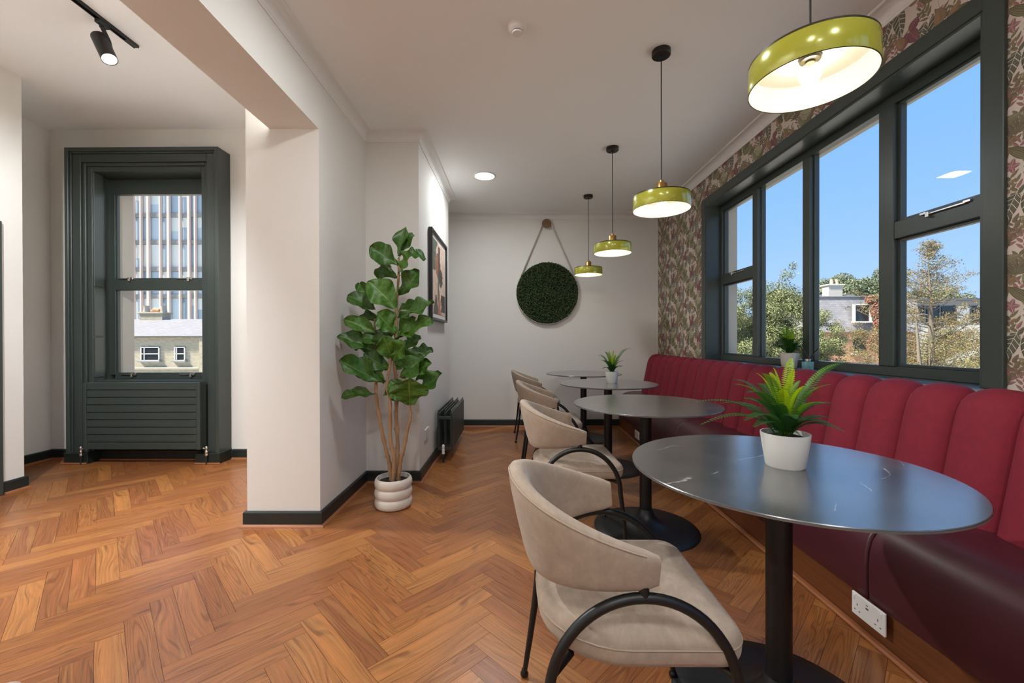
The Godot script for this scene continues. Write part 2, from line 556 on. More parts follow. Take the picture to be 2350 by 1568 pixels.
func leaf_print(im: Image, cx: float, cy: float, ang: float, ln: float, wd: float, col: Color, vein: Color, style := 0) -> void:
	# one printed leaf: base at (cx, cy) in tile pixels, pointing along ang; style 0 ribbed, 1 striped along, 2 net of white veins, 3 plain blade
	var n := im.get_width()
	var dir := Vector2(cos(ang), sin(ang))
	var nrm := Vector2(-dir.y, dir.x)
	var r := int(ln + wd) + 2
	var lo := Vector2(minf(0, dir.x * ln) - wd, minf(0, dir.y * ln) - wd)
	var hi := Vector2(maxf(0, dir.x * ln) + wd, maxf(0, dir.y * ln) + wd)
	for yy in range(int(lo.y) - 1, int(hi.y) + 2):
		for xx in range(int(lo.x) - 1, int(hi.x) + 2):
			var p := Vector2(xx, yy)
			var s := p.dot(dir) / ln
			if s < 0.0 or s > 1.0:
				continue
			var t := p.dot(nrm) - sin(s * 3.0) * wd * 0.12
			var w := wd * pow(sin(PI * pow(s, 0.75)), 0.8)
			if absf(t) > w:
				continue
			var a := absf(t) / maxf(w, 0.01)
			var c := col
			var hatch := noise.get_noise_2d((cx + xx) * 0.25, (cy + yy) * 0.25)
			c = c.lerp(c.darkened(0.28), clampf(hatch * 0.6 + (0.35 if t > 0 else 0.0), 0.0, 1.0))
			if style == 0:
				var q := fposmod(s * 8.0 - a * 1.1, 1.0)
				if q < 0.16:
					c = c.lerp(vein, 0.65)
			elif style == 1:
				var q := fposmod(a * 3.0 + 0.5, 1.0)
				if q < 0.2:
					c = c.lerp(col.darkened(0.55), 0.8)
			elif style == 2:
				var q := fposmod(s * 6.0 - a * 0.9, 1.0)
				if q < 0.13:
					c = vein
			if absf(t) < maxf(1.0, wd * 0.04):
				c = c.lerp(vein, 0.8)
			if a > 0.88 and wd > 5.0:
				c = c.darkened(0.16)
			im.set_pixel(posmod(int(cx) + xx, n), posmod(int(cy) + yy, n), c)


func stalk_print(im: Image, x0: float, y0: float, x1: float, y1: float, col: Color) -> void:
	var n := im.get_width()
	var steps := int(Vector2(x1 - x0, y1 - y0).length())
	for k in steps:
		var f := float(k) / steps
		var x := lerpf(x0, x1, f) + sin(f * PI) * 10.0
		var y := lerpf(y0, y1, f)
		for e in 2:
			im.set_pixel(posmod(int(x) + e, n), posmod(int(y), n), col)


func wallpaper() -> void:
	var n := 832
	var k := n / 832.0
	var im := Image.create(n, n, false, Image.FORMAT_RGB8)
	var r := RandomNumberGenerator.new()
	r.seed = 21
	for y in n:
		for x in n:
			var g := noise.get_noise_2d(x / 3.0, y / 3.0) * 0.012
			im.set_pixel(x, y, Color(0.805 + g, 0.75 + g, 0.705 + g))
	var red := Color(0.50, 0.325, 0.33)
	var rose := Color(0.64, 0.44, 0.44)
	var olive := Color(0.50, 0.465, 0.34)
	var sage := Color(0.585, 0.555, 0.435)
	var dark := Color(0.40, 0.39, 0.32)
	var ochre := Color(0.60, 0.475, 0.355)
	var pale := Color(0.68, 0.66, 0.54)
	var brown := Color(0.48, 0.42, 0.33)
	var white := Color(0.86, 0.83, 0.78)
	# background sprigs
	for j in 70:
		var x := r.randf() * n
		var y := r.randf() * n
		var a := -PI / 2 + r.randf_range(-0.5, 0.5)
		stalk_print(im, x, y, x + cos(a) * 120.0, y + sin(a) * 120.0, brown)
		for q in 6:
			var f := 0.2 + q * 0.15
			leaf_print(im, x + cos(a) * 120.0 * f, y + sin(a) * 120.0 * f, a + (0.8 if q % 2 else -0.8), r.randf_range(38, 70), r.randf_range(7, 13), [sage, olive, brown, ochre, dark, olive, rose][(j + q * (1 if j % 3 == 0 else 0)) % 7], brown, 3)
	# two columns, the second half a repeat lower
	for col in 3:
		var bx := 130.0 + col * 277.0
		var oy: float = [0.0, 310.0, 590.0][col]
		# fan palm
		for q in 11:
			leaf_print(im, bx + 150, oy + 560, -PI + 0.2 + q * 0.27, 105.0 + 18.0 * sin(q * 1.7), 7.0, dark if q % 2 else brown, olive, 3)
		# broad striped leaves
		leaf_print(im, bx - 30, oy + 470, -0.75, 215, 42, olive, brown, 1)
		leaf_print(im, bx - 40, oy + 490, -0.20, 220, 38, sage, brown, 1)
		leaf_print(im, bx - 45, oy + 455, -1.30, 190, 34, sage, brown, 1)
		leaf_print(im, bx - 70, oy + 480, -2.45, 150, 30, olive, brown, 1)
		# round pale leaf and dark bud
		leaf_print(im, bx - 60, oy + 275, 0.35, 165, 62, pale, olive, 0)
		leaf_print(im, bx + 75, oy + 265, -1.35, 130, 34, brown, pale, 1)
		# arrow leaf with white veins
		leaf_print(im, bx + 215, oy + 60, 1.45, 235, 52, dark, white, 2)
		leaf_print(im, bx + 150, oy + 75, 1.95, 190, 42, dark, white, 2)
		# ochre leaves
		leaf_print(im, bx - 20, oy + 690, -1.75, 120, 48, ochre, brown, 0)
		leaf_print(im, bx + 30, oy + 705, -0.75, 110, 36, ochre, brown, 0)
		leaf_print(im, bx + 255, oy + 380, -2.1, 105, 38, ochre, brown, 0)
		# red trefoil
		leaf_print(im, bx + 20, oy + 60, 2.05, 120, 40, red, rose, 0)
		leaf_print(im, bx + 30, oy + 60, 1.0, 125, 44, red, rose, 0)
		leaf_print(im, bx + 25, oy + 55, -0.7, 100, 38, red, rose, 0)
		leaf_print(im, bx + 240, oy + 640, -1.2, 120, 36, brown, pale, 1)
		leaf_print(im, bx + 235, oy + 645, -2.2, 100, 34, sage, brown, 1)
		# rose flowers
		for q in 5:
			leaf_print(im, bx + 120, oy + 745, q * 1.25, 48, 14, rose, white, 3)
		stalk_print(im, bx + 25, oy + 60, bx + 60, oy + 330, brown)
		stalk_print(im, bx - 20, oy + 690, bx - 50, oy + 480, brown)
	mat("wallpaper", 1, 1, 1, 0.75, {"albedo_texture": tex(im), "uv1_scale": Vector3(1.9, 1.9, 1)})


func wall_box(called: String, m: Material, x0: float, x1: float, y0: float, y1: float, d0: float, d1: float) -> MeshInstance3D:
	var b := MB.new()
	b.bxd(x0, x1, y0, y1, d0, d1)
	return struct(b, called, m)


const WIN := {"d0": 1.68, "d1": 4.107, "y0": 0.94, "y1": 2.44}
const WIN2 := {"d0": -2.35, "d1": 0.55, "y0": 0.91, "y1": 2.44}
const SASH := {"x0": -4.03, "x1": -2.87, "y0": 0.76, "y1": 2.80}

func room() -> void:
	var w: Material = M.wall_paint
	var top := HL + 0.25
	# window wall, papered, round its opening
	var b := MB.new()
	b.bxd(XW, XW + 0.27, 0, HC, WIN.d1, ZB)
	b.bxd(XW, XW + 0.27, 0, HC, WIN2.d1, WIN.d0)
	b.bxd(XW, XW + 0.27, 0, HC, ZN, WIN2.d0)
	b.bxd(XW, XW + 0.27, 0, WIN2.y0, WIN2.d0, WIN2.d1)
	b.bxd(XW, XW + 0.27, WIN2.y1, HC, WIN2.d0, WIN2.d1)
	b.bxd(XW, XW + 0.27, 0, WIN.y0 - 0.03, WIN.d0, WIN.d1)
	b.bxd(XW, XW + 0.27, WIN.y1, HC, WIN.d0, WIN.d1)
	struct(b, "wall_right", M.wallpaper)
	wall_box("wall_far", w, -1.9, XW + 0.27, 0, HC, ZB, ZB + 0.25)
	wall_box("wall_near", w, XL, XW + 0.27, 0, HL, ZN - 0.25, ZN)
	# picture pier, with the recess behind it
	wall_box("wall_picture", w, XC - 0.02, XP, 0, HC, ZP, ZPE)
	wall_box("wall_recess", w, -1.9, -1.7, 0, HC, ZPE, ZB)
	# pier between the two bays
	var c := MB.new()
	c.bxd(XCL, XC, 0, HL, ZC, ZW)
	struct(c, "wall_pier", w)
	wall_box("wall_pier_core", w, XCL, XC, 0, HC, ZW, ZPE)
	# sash window wall
	var s := MB.new()
	s.bxd(XA - 0.3, SASH.x0, 0, HL, ZW, ZW + 0.26)
	s.bxd(SASH.x1, XCL, 0, HL, ZW, ZW + 0.26)
	s.bxd(SASH.x0, SASH.x1, SASH.y1, HL, ZW, ZW + 0.26)
	s.bxd(SASH.x0, SASH.x1, 0, SASH.y0 - 0.03, ZW + 0.02, ZW + 0.26)
	struct(s, "wall_sash_side", w)
	wall_box("wall_alcove", w, XA - 0.3, XA, 0, HL, ZL - 0.3, ZW)
	wall_box("wall_left", w, XL - 0.2, XL, 0, HL, ZN, ZL)
	wall_box("wall_alcove_return", w, XA - 0.3, XL - 0.2, 0, HL, ZL - 0.2, ZL)
	# beam and ceilings
	wall_box("wall_beam", w, -1.497, XC, HS, top, ZN, ZC)
	wall_box("ceiling", M.ceiling_paint, XC, XW + 0.27, HC, top, ZN - 0.25, ZB + 0.25)
	wall_box("ceiling_recess", M.ceiling_paint, -1.9, XC, HC, top, ZPE, ZB + 0.25)
	wall_box("ceiling_left", M.ceiling_paint, XA - 0.3, -1.497, HL, top, ZN - 0.25, ZW + 0.26)
	wall_box("ceiling_pier", M.ceiling_paint, -1.497, XC, HL, top, ZC, ZPE)
	# cornice
	var pr := [Vector2(0, 2.718), Vector2(0.006, 2.718), Vector2(0.009, 2.727)]
	for k in 9:
		var a := PI / 2 * k / 8.0
		pr.append(Vector2(0.012 + 0.056 * (1.0 - cos(a)), 2.729 + 0.046 * sin(a)))
	pr.append(Vector2(0.076, 2.777))
	pr.append(Vector2(0.078, HC))
	pr.append(Vector2(0, HC))
	var cb := MB.new()
	cb.moulding([Vector2(XC, ZN), Vector2(XC, ZP), Vector2(XP, ZP), Vector2(XP, ZPE), Vector2(-1.7, ZPE), Vector2(-1.7, ZB), Vector2(XW, ZB), Vector2(XW, ZN)], pr)
	struct(cb, "trim_1", M.cornice_paint)
	# skirtings and the small wooden trim at their foot
	var sk := [Vector2(0, 0), Vector2(0.017, 0), Vector2(0.017, 0.084), Vector2(0.012, 0.092), Vector2(0, 0.092)]
	var ft := [Vector2(0.0171, 0), Vector2(0.034, 0), Vector2(0.033, 0.005), Vector2(0.028, 0.011), Vector2(0.0171, 0.015)]
	var paths := {
		"pier": [Vector2(XCL, ZW), Vector2(XCL, ZC), Vector2(XC, ZC), Vector2(XC, ZP), Vector2(XP, ZP), Vector2(XP, ZPE), Vector2(-1.7, ZPE), Vector2(-1.7, ZB), Vector2(1.36, ZB)],
		"left": [Vector2(XL, 3.06), Vector2(XL, ZL), Vector2(XA, ZL), Vector2(XA, ZW), Vector2(-4.20, ZW)],
		"sash_side": [Vector2(-2.72, ZW), Vector2(XCL, ZW)],
	}
	var k := 2
	for side in paths:
		var a := MB.new()
		a.moulding(paths[side], sk)
		struct(a, "baseboard_" + side, M.skirting_paint)
		var f := MB.new()
		f.moulding(paths[side], ft)
		struct(f, "trim_%d" % k, M.foot_trim)
		k += 1


func plank_mesh(u0: float, v0: float, turned: bool) -> ArrayMesh:
	var w := 0.0842
	var l := 0.5052
	var b := MB.new()
	var g := 0.0005
	var e := 0.0001
	var x0 := g
	var x1 := l - g
	var z0 := g
	var z1 := w - g
	var uv := func(x: float, z: float) -> Vector2:
		var q := x / l
		if turned:
			q = 1.0 - q
		return Vector2(u0 + (0.02 + 0.96 * z / w) / 12.0, v0 + (0.01 + 0.98 * q) / 2.0)
	var up := func(x: float, z: float, y: float) -> Vector3:
		return Vector3(x, y, z)
	var o := [[x0, z0], [x1, z0], [x1, z1], [x0, z1]]
	var i := [[x0 + e, z0 + e], [x1 - e, z0 + e], [x1 - e, z1 - e], [x0 + e, z1 - e]]
	var t := []
	var tu := []
	for q in i:
		t.append(up.call(q[0], q[1], 0.0))
		tu.append(uv.call(q[0], q[1]))
	b.face(t, Vector3.UP, tu)
	for k in 4:
		var m := (k + 1) % 4
		var mid := Vector3((o[k][0] + o[m][0]) / 2 - l / 2, 0.02, (o[k][1] + o[m][1]) / 2 - w / 2)
		b.face([up.call(i[k][0], i[k][1], 0.0), up.call(i[m][0], i[m][1], 0.0), up.call(o[m][0], o[m][1], -0.0001), up.call(o[k][0], o[k][1], -0.0001)], mid,
			[uv.call(i[k][0], i[k][1]), uv.call(i[m][0], i[m][1]), uv.call(o[m][0], o[m][1]), uv.call(o[k][0], o[k][1])])
		b.face([up.call(o[k][0], o[k][1], -0.0001), up.call(o[m][0], o[m][1], -0.0001), up.call(o[m][0], o[m][1], -0.008), up.call(o[k][0], o[k][1], -0.008)], mid * Vector3(1, 0, 1),
			[uv.call(o[k][0], o[k][1]), uv.call(o[m][0], o[m][1]), uv.call(o[m][0], o[m][1]), uv.call(o[k][0], o[k][1])])
	return b.mesh()


func floor_planks() -> void:
	var fb := MB.new()
	fb.bxd(XA - 0.3, XW + 0.27, -0.25, -0.008, ZN - 0.25, ZB + 0.25)
	var fl := struct(fb, "floor", M.subfloor)
	var kinds := []
	for k in 24:
		for f in 2:
			kinds.append(plank_mesh((k % 12) / 12.0, (k / 12) / 2.0, f == 1))
	var w := 0.0842
	var l := 0.5052
	var s2 := sqrt(2.0)
	var spots := []
	for q in range(-9, 10):
		for k in range(-70, 90):
			for ab in 2:
				var u := 0.063 + q * l + k * w
				var v := 1.805 - q * l + k * w
				# ab 0: board along v; 1: board along u
				var cu := u + (w / 2 if ab == 0 else w + l / 2)
				var cv := v + (l / 2 if ab == 0 else w / 2)
				var x := (cu - cv) / s2
				var d := (cu + cv) / s2
				if x < XA - 0.12 or x > XW + 0.05 or d < ZN - 0.05 or d > ZB + 0.14:
					continue
				if (x < -1.9 and d > ZW + 0.16) or (x < XL - 0.16 and d < ZL - 0.22):
					continue
				var weight := 0.0
				if d > 0.3:
					var px := 1183.0 + 960.0 * x / d
					var py := 780.0 + 960.0 * 1.137 / d
					if px > -60 and px < 2300 and py < 1660:
						weight = 1.0 / (d * d * d)
						# hidden under the banquette or behind the piers
						if x > 1.42 or (d > ZP and x < XP - 0.1 and x > -1.9) or (x / d > XCL / ZC and x / d < XC / ZC and d > ZC) or (x < XL and d < ZL):
							weight = 0.0
				spots.append([weight, cu, cv, ab])
	spots.sort_custom(func(a, b): return a[0] > b[0] if a[0] != b[0] else a[1] < b[1])
	var rest := MB.new()
	var r := RandomNumberGenerator.new()
	r.seed = 3
	for i in spots.size():
		var p: Array = spots[i]
		# direction of the board's length in (x, z)
		var dir := Vector3(-1, 0, -1) / s2 if p[3] == 0 else Vector3(1, 0, -1) / s2
		var sd := Vector3.UP.cross(dir) * -1.0
		sd = dir.cross(Vector3.UP)
		var bs := Basis(dir, Vector3.UP, sd)
		var c := Vector3((p[1] - p[2]) / s2, 0.0, -(p[1] + p[2]) / s2)
		var xf := Transform3D(bs, c - dir * l / 2 - sd * w / 2)
		var mesh: ArrayMesh = kinds[r.randi() % 48]
		if i < 300 and p[0] > 0.0:
			var o := put(mesh, "plank", M.boards, fl)
			o.transform = xf
		else:
			var a := mesh.surface_get_arrays(0)
			var f := rest.v.size()
			for k in a[Mesh.ARRAY_VERTEX].size():
				rest.vert(xf * a[Mesh.ARRAY_VERTEX][k], xf.basis * a[Mesh.ARRAY_NORMAL][k], a[Mesh.ARRAY_TEX_UV][k])
			for k in a[Mesh.ARRAY_INDEX]:
				rest.ix.append(f + k)
	var o := part(rest, "further_planks", M.boards, fl)
	o.set_meta("kind", "stuff")


func frame_bar(parent: Node3D, called: String, x0: float, x1: float, y0: float, y1: float, d0: float, d1: float, bv := 0.003) -> MeshInstance3D:
	var b := MB.new()
	b.bxd(x0, x1, y0, y1, d0, d1, bv)
	return part(b, called, M.green_paint, parent)


func pane(parent: Node3D, x0: float, x1: float, y0: float, y1: float, d0: float, d1: float) -> void:
	var b := MB.new()
	b.bxd(x0, x1, y0, y1, d0, d1)
	part(b, "pane", M.pane, parent)


func window_wide() -> void:
	var w := struct_root("window_1")
	var d0: float = WIN.d0
	var d1: float = WIN.d1
	var y0: float = WIN.y0
	var y1: float = WIN.y1
	# architrave on the wall
	frame_bar(w, "architrave", XW - 0.018, XW, y0, y1 + 0.077, d1, d1 + 0.08)
	frame_bar(w, "architrave", XW - 0.018, XW, y0, y1 + 0.077, d0 - 0.073, d0)
	frame_bar(w, "architrave", XW - 0.018, XW, y1, y1 + 0.077, d0, d1)
	# lining of the reveal
	frame_bar(w, "lining", XW - 0.012, 2.03, y0, y1, d1 - 0.012, d1 + 0.002, 0.001)
	frame_bar(w, "lining", XW - 0.012, 2.03, y0, y1, d0 - 0.002, d0 + 0.012, 0.001)
	frame_bar(w, "lining", XW - 0.012, 2.03, y1 - 0.012, y1 + 0.002, d0 + 0.012, d1 - 0.012, 0.001)
	# sill with a rounded nose
	var sb := MB.new()
	var pr := [Vector2(1.832, y0 - 0.004), Vector2(1.828, y0 - 0.014), Vector2(1.832, y0 - 0.024), Vector2(1.84, y0 - 0.03), Vector2(2.10, y0 - 0.03), Vector2(2.10, y0), Vector2(1.84, y0)]
	var cen := Vector2(1.95, y0 - 0.015)
	for i in pr.size():
		var a: Vector2 = pr[i]
		var c: Vector2 = pr[(i + 1) % pr.size()]
		var o := (a + c) / 2 - cen
		sb.face([P(a.x, a.y, d0 - 0.10), P(a.x, a.y, d1 + 0.10), P(c.x, c.y, d1 + 0.10), P(c.x, c.y, d0 - 0.10)], Vector3(o.x * 0.2, o.y, 0) if absf(a.x - c.x) > 0.1 else Vector3(o.x, o.y, 0))
	for dd in [d0 - 0.10, d1 + 0.10]:
		var cap := []
		for a in pr:
			cap.append(P(a.x, a.y, dd))
		sb.face(cap, Vector3(0, 0, -1 if dd > 2 else 1))
	part(sb, "sill", M.green_paint, w)
	# fixed frame
	var fx0 := 2.0
	var fx1 := 2.06
	var ga := 0.992
	var gb := 2.378
	frame_bar(w, "bottom_rail", fx0, fx1, y0, ga, d0 + 0.012, d1 - 0.012)
	frame_bar(w, "top_rail", fx0, fx1, gb, y1 - 0.012, d0 + 0.012, d1 - 0.012)
	frame_bar(w, "jamb", fx0, fx1, ga, gb, d1 - 0.05, d1 - 0.012)
	frame_bar(w, "jamb", fx0, fx1, ga, gb, d0 + 0.012, d0 + 0.05)
	for m in [[3.452, 3.532], [2.848, 2.92], [2.222, 2.312]]:
		frame_bar(w, "mullion", fx0 - 0.008, fx1, ga, gb, m[0], m[1])
	var lights := [[3.532, d1 - 0.05, true], [2.92, 3.452, false], [2.312, 2.848, false], [d0 + 0.05, 2.222, true]]
	for q in lights:
		if q[2]:
			frame_bar(w, "transom", fx0 - 0.004, fx1, 1.662, 1.752, q[0], q[1])
			for h in [[ga, 1.662], [1.752, gb]]:
				# casement bead round each pane
				frame_bar(w, "bead", fx0 + 0.016, fx1 - 0.012, h[0], h[1], q[0], q[0] + 0.018, 0.002)
				frame_bar(w, "bead", fx0 + 0.016, fx1 - 0.012, h[0], h[1], q[1] - 0.018, q[1], 0.002)
				frame_bar(w, "bead", fx0 + 0.016, fx1 - 0.012, h[1] - 0.014, h[1], q[0] + 0.018, q[1] - 0.018, 0.002)
				frame_bar(w, "bead", fx0 + 0.016, fx1 - 0.012, h[0], h[0] + 0.014, q[0] + 0.018, q[1] - 0.018, 0.002)
				pane(w, 2.034, 2.038, h[0], h[1], q[0], q[1])
			# casement stay on the transom
			var st := MB.new()
			var mid: float = (q[0] + q[1]) / 2.0
			st.bxd(fx0 - 0.016, fx0 - 0.004, 1.735, 1.744, mid - 0.11, mid + 0.07, 0.002)
			st.bxd(fx0 - 0.024, fx0 - 0.004, 1.722, 1.748, mid + 0.045, mid + 0.062, 0.002)
			st.bxd(fx0 - 0.022, fx0 - 0.004, 1.738, 1.752, mid + 0.06, mid + 0.09, 0.002)
			st.bxd(fx0 - 0.014, fx0 - 0.004, 1.738, 1.75, mid - 0.13, mid - 0.10, 0.002)
			part(st, "stay", M.chrome, w)
		else:
			frame_bar(w, "bead", fx0 + 0.018, fx1 - 0.012, ga, gb, q[0], q[0] + 0.012, 0.002)
			frame_bar(w, "bead", fx0 + 0.018, fx1 - 0.012, ga, gb, q[1] - 0.012, q[1], 0.002)
			pane(w, 2.034, 2.038, ga, gb, q[0], q[1])
	# stone jambs outside
	var e := MB.new()
	e.bxd(2.062, 2.145, y0 - 0.1, y1 + 0.1, d1 - 0.045, d1 + 0.1)
	e.bxd(2.062, 2.145, y0 - 0.1, y1 + 0.1, d0 - 0.1, d0 + 0.02)
	e.bxd(2.062, 2.145, y1 - 0.03, y1 + 0.1, d0, d1)
	e.bxd(2.062, 2.20, y0 - 0.1, y0 - 0.01, d0 - 0.1, d1 + 0.1)
	part(e, "stone_reveal", M.stone, w)


func window_side() -> void:
	# the same kind of window again, beside and behind the camera
	var w := struct_root("window_3")
	var d0: float = WIN2.d0
	var d1: float = WIN2.d1
	frame_bar(w, "bottom_rail", 2.0, 2.06, WIN2.y0, 0.992, d0, d1)
	frame_bar(w, "top_rail", 2.0, 2.06, 2.378, WIN2.y1, d0, d1)
	for k in 5:
		var m := lerpf(d0 + 0.03, d1 - 0.03, k / 4.0)
		frame_bar(w, "mullion", 1.992, 2.06, 0.992, 2.378, m - 0.035, m + 0.035)
		if k < 4:
			pane(w, 2.034, 2.038, 0.992, 2.378, m + 0.035, lerpf(d0 + 0.03, d1 - 0.03, (k + 1) / 4.0) - 0.035)
	frame_bar(w, "architrave", XW - 0.018, XW, WIN2.y0, WIN2.y1 + 0.077, d1, d1 + 0.075)
	frame_bar(w, "architrave", XW - 0.018, XW, WIN2.y0, WIN2.y1 + 0.077, d0 - 0.075, d0)
	frame_bar(w, "architrave", XW - 0.018, XW, WIN2.y1, WIN2.y1 + 0.077, d0, d1)
	frame_bar(w, "sill", 1.832, 2.0, WIN2.y0 - 0.03, WIN2.y0, d0 - 0.08, d1 + 0.08)


func window_sash() -> void:
	var w := struct_root("window_2")
	# moulded box architrave standing proud of the wall
	var pl := -4.165
	var pr := -2.735
	var pt := 2.925
	for side in [-1, 1]:
		var xo := pl if side < 0 else pr
		var b := MB.new()
		var s: float = -side
		b.bxd(xo, xo + s * 0.035, 0.09, pt, 3.835, ZW, 0.004)
		b.bxd(xo + s * 0.035, xo + s * 0.05, 0.09, pt - 0.035, 3.85, ZW, 0.003)
		b.bxd(xo + s * 0.05, xo + s * 0.125, 0.09, pt - 0.05, 3.862, ZW, 0.004)
		b.bxd(xo + s * 0.125, xo + s * 0.155, 0.09, pt - 0.125, 3.878, ZW, 0.006)
		b.bxd(xo + s * 0.155, xo + s * 0.20, 0.09, pt - 0.155, 3.895, ZW + 0.0, 0.004)
		part(b, "architrave", M.green_paint, w)
		var c := MB.new()
		c.bxd(xo - s * 0.006, xo + s * 0.215, 0.0, 0.10, 3.822, ZW, 0.004)
		part(c, "plinth_block", M.skirting_paint, w)
		var t := MB.new()
		t.bxd(xo - s * 0.02, xo + s * 0.215, 0.0, 0.014, 3.806, 3.822, 0.004)
		part(t, "foot_trim", M.foot_trim, w)
	var h := MB.new()
	h.bxd(pl + 0.035, pr - 0.035, pt - 0.035, pt, 3.835, ZW, 0.004)
	h.bxd(pl + 0.05, pr - 0.05, pt - 0.05, pt - 0.035, 3.85, ZW, 0.003)
	h.bxd(pl + 0.125, pr - 0.125, pt - 0.125, pt - 0.05, 3.862, ZW, 0.004)
	h.bxd(pl + 0.155, pr - 0.155, pt - 0.155, pt - 0.125, 3.878, ZW, 0.006)
	h.bxd(pl + 0.20, pr - 0.20, pt - 0.20, pt - 0.155, 3.895, ZW, 0.004)
	part(h, "architrave_head", M.green_paint, w)
	# reveals: shutter panels in three lengths down the left, plain on the right
	var xl := -3.965
	var xr := -2.935
	for q in [[1.65, 2.725], [1.18, 1.64], [0.79, 1.17]]:
		frame_bar(w, "shutter_panel", xl - 0.004, xl + 0.008, q[0], q[1], 3.905, 3.992, 0.004)
		frame_bar(w, "shutter_panel", xr - 0.008, xr + 0.004, q[0], q[1], 3.905, 3.992, 0.004)
	frame_bar(w, "reveal", xl - 0.012, xl + 0.002, SASH.y0, 2.725, 3.992, 4.008)
	frame_bar(w, "reveal", xl - 0.06, xl - 0.030, SASH.y0, 2.73, 4.005, 4.16)
	frame_bar(w, "reveal", xr + 0.001, xr + 0.06, SASH.y0, 2.73, 4.005, 4.084)
	frame_bar(w, "soffit", xl - 0.02, xr + 0.02, 2.725, 2.80, 3.9, 4.16)
	# sashes
	var sx0 := -4.005
	var sx1 := -2.90
	frame_bar(w, "top_rail", sx0, sx1, 2.575, 2.725, 4.085, 4.135)
	frame_bar(w, "stile", sx0, sx0 + 0.072, 0.80, 2.575, 4.085, 4.135)
	frame_bar(w, "stile", sx1 - 0.072, sx1, 0.80, 2.575, 4.085, 4.135)
	frame_bar(w, "meeting_rail", sx0 + 0.072, sx1 - 0.072, 1.632, 1.752, 4.08, 4.135)
	frame_bar(w, "bottom_rail", sx0 + 0.072, sx1 - 0.072, 0.76, 0.822, 4.085, 4.135)
	for q in [[0.822, 1.632], [1.752, 2.575]]:
		pane(w, sx0 + 0.07, sx1 - 0.07, q[0], q[1], 4.11, 4.114)
		frame_bar(w, "bead", sx0 + 0.072, sx0 + 0.086, q[0], q[1], 4.098, 4.125, 0.002)
		frame_bar(w, "bead", sx1 - 0.086, sx1 - 0.072, q[0], q[1], 4.098, 4.125, 0.002)
	for q in [[1.752, -3.80], [1.752, -3.22], [0.815, -3.78], [0.815, -3.20]]:
		var f := MB.new()
		f.bxd(q[1] - 0.09, q[1] + 0.055, q[0] - 0.012, q[0] - 0.002, 4.066, 4.084, 0.002)
		f.bxd(q[1] + 0.01, q[1] + 0.03, q[0] - 0.035, q[0] + 0.004, 4.058, 4.084, 0.003)
		f.bxd(q[1] + 0.035, q[1] + 0.06, q[0] - 0.018, q[0] + 0.006, 4.060, 4.084, 0.003)
		part(f, "sash_stay", M.old_nickel, w)
	# sill board and the panel under it
	var sb := MB.new()
	sb.bxd(-3.97, -2.93, 0.735, 0.762, 3.93, 4.10, 0.006)
	part(sb, "sill", M.green_paint, w)
	frame_bar(w, "apron_panel", -3.97, -2.93, 0.09, 0.735, 3.985, 4.03)
	frame_bar(w, "apron_moulding", -3.97, -2.93, 0.25, 0.265, 3.978, 3.985)
	var ab := MB.new()
	ab.bxd(-3.96, -2.945, 0.0, 0.092, 3.95, 3.985, 0.004)
	part(ab, "apron_skirting", M.skirting_paint, w)
	var at := MB.new()
	at.bxd(-3.96, -2.945, 0.0, 0.014, 3.935, 3.95, 0.004)
	part(at, "foot_trim", M.foot_trim, w)
	# stone outside
	var e := MB.new()
	e.bxd(-4.1, -3.945, 0.6, 2.8, 4.14, 4.30)
	e.bxd(-2.95, -2.8, 0.6, 2.8, 4.14, 4.30)
	e.bxd(-4.1, -2.8, 2.68, 2.85, 4.14, 4.30)
	e.bxd(-4.1, -2.8, 0.6, 0.76, 4.14, 4.36)
	part(e, "stone_reveal", M.stone, w)


func door_left() -> void:
	var d := struct_root("door_1")
	frame_bar(d, "architrave", XL, XL + 0.022, 0.0, 1.93, 2.965, 3.055)
	frame_bar(d, "architrave", XL, XL + 0.022, 0.0, 1.93, 1.93, 2.02)
	frame_bar(d, "architrave", XL, XL + 0.022, 1.93, 2.02, 1.93, 3.055)
	frame_bar(d, "leaf", XL, XL + 0.012, 0.008, 1.93, 2.02, 2.965)
	var k := MB.new()
	k.tube([P(XL + 0.01, 1.0, 2.1), P(XL + 0.06, 1.0, 2.1), P(XL + 0.06, 1.0, 2.22)], 0.009)
	part(k, "handle", M.chrome, d)


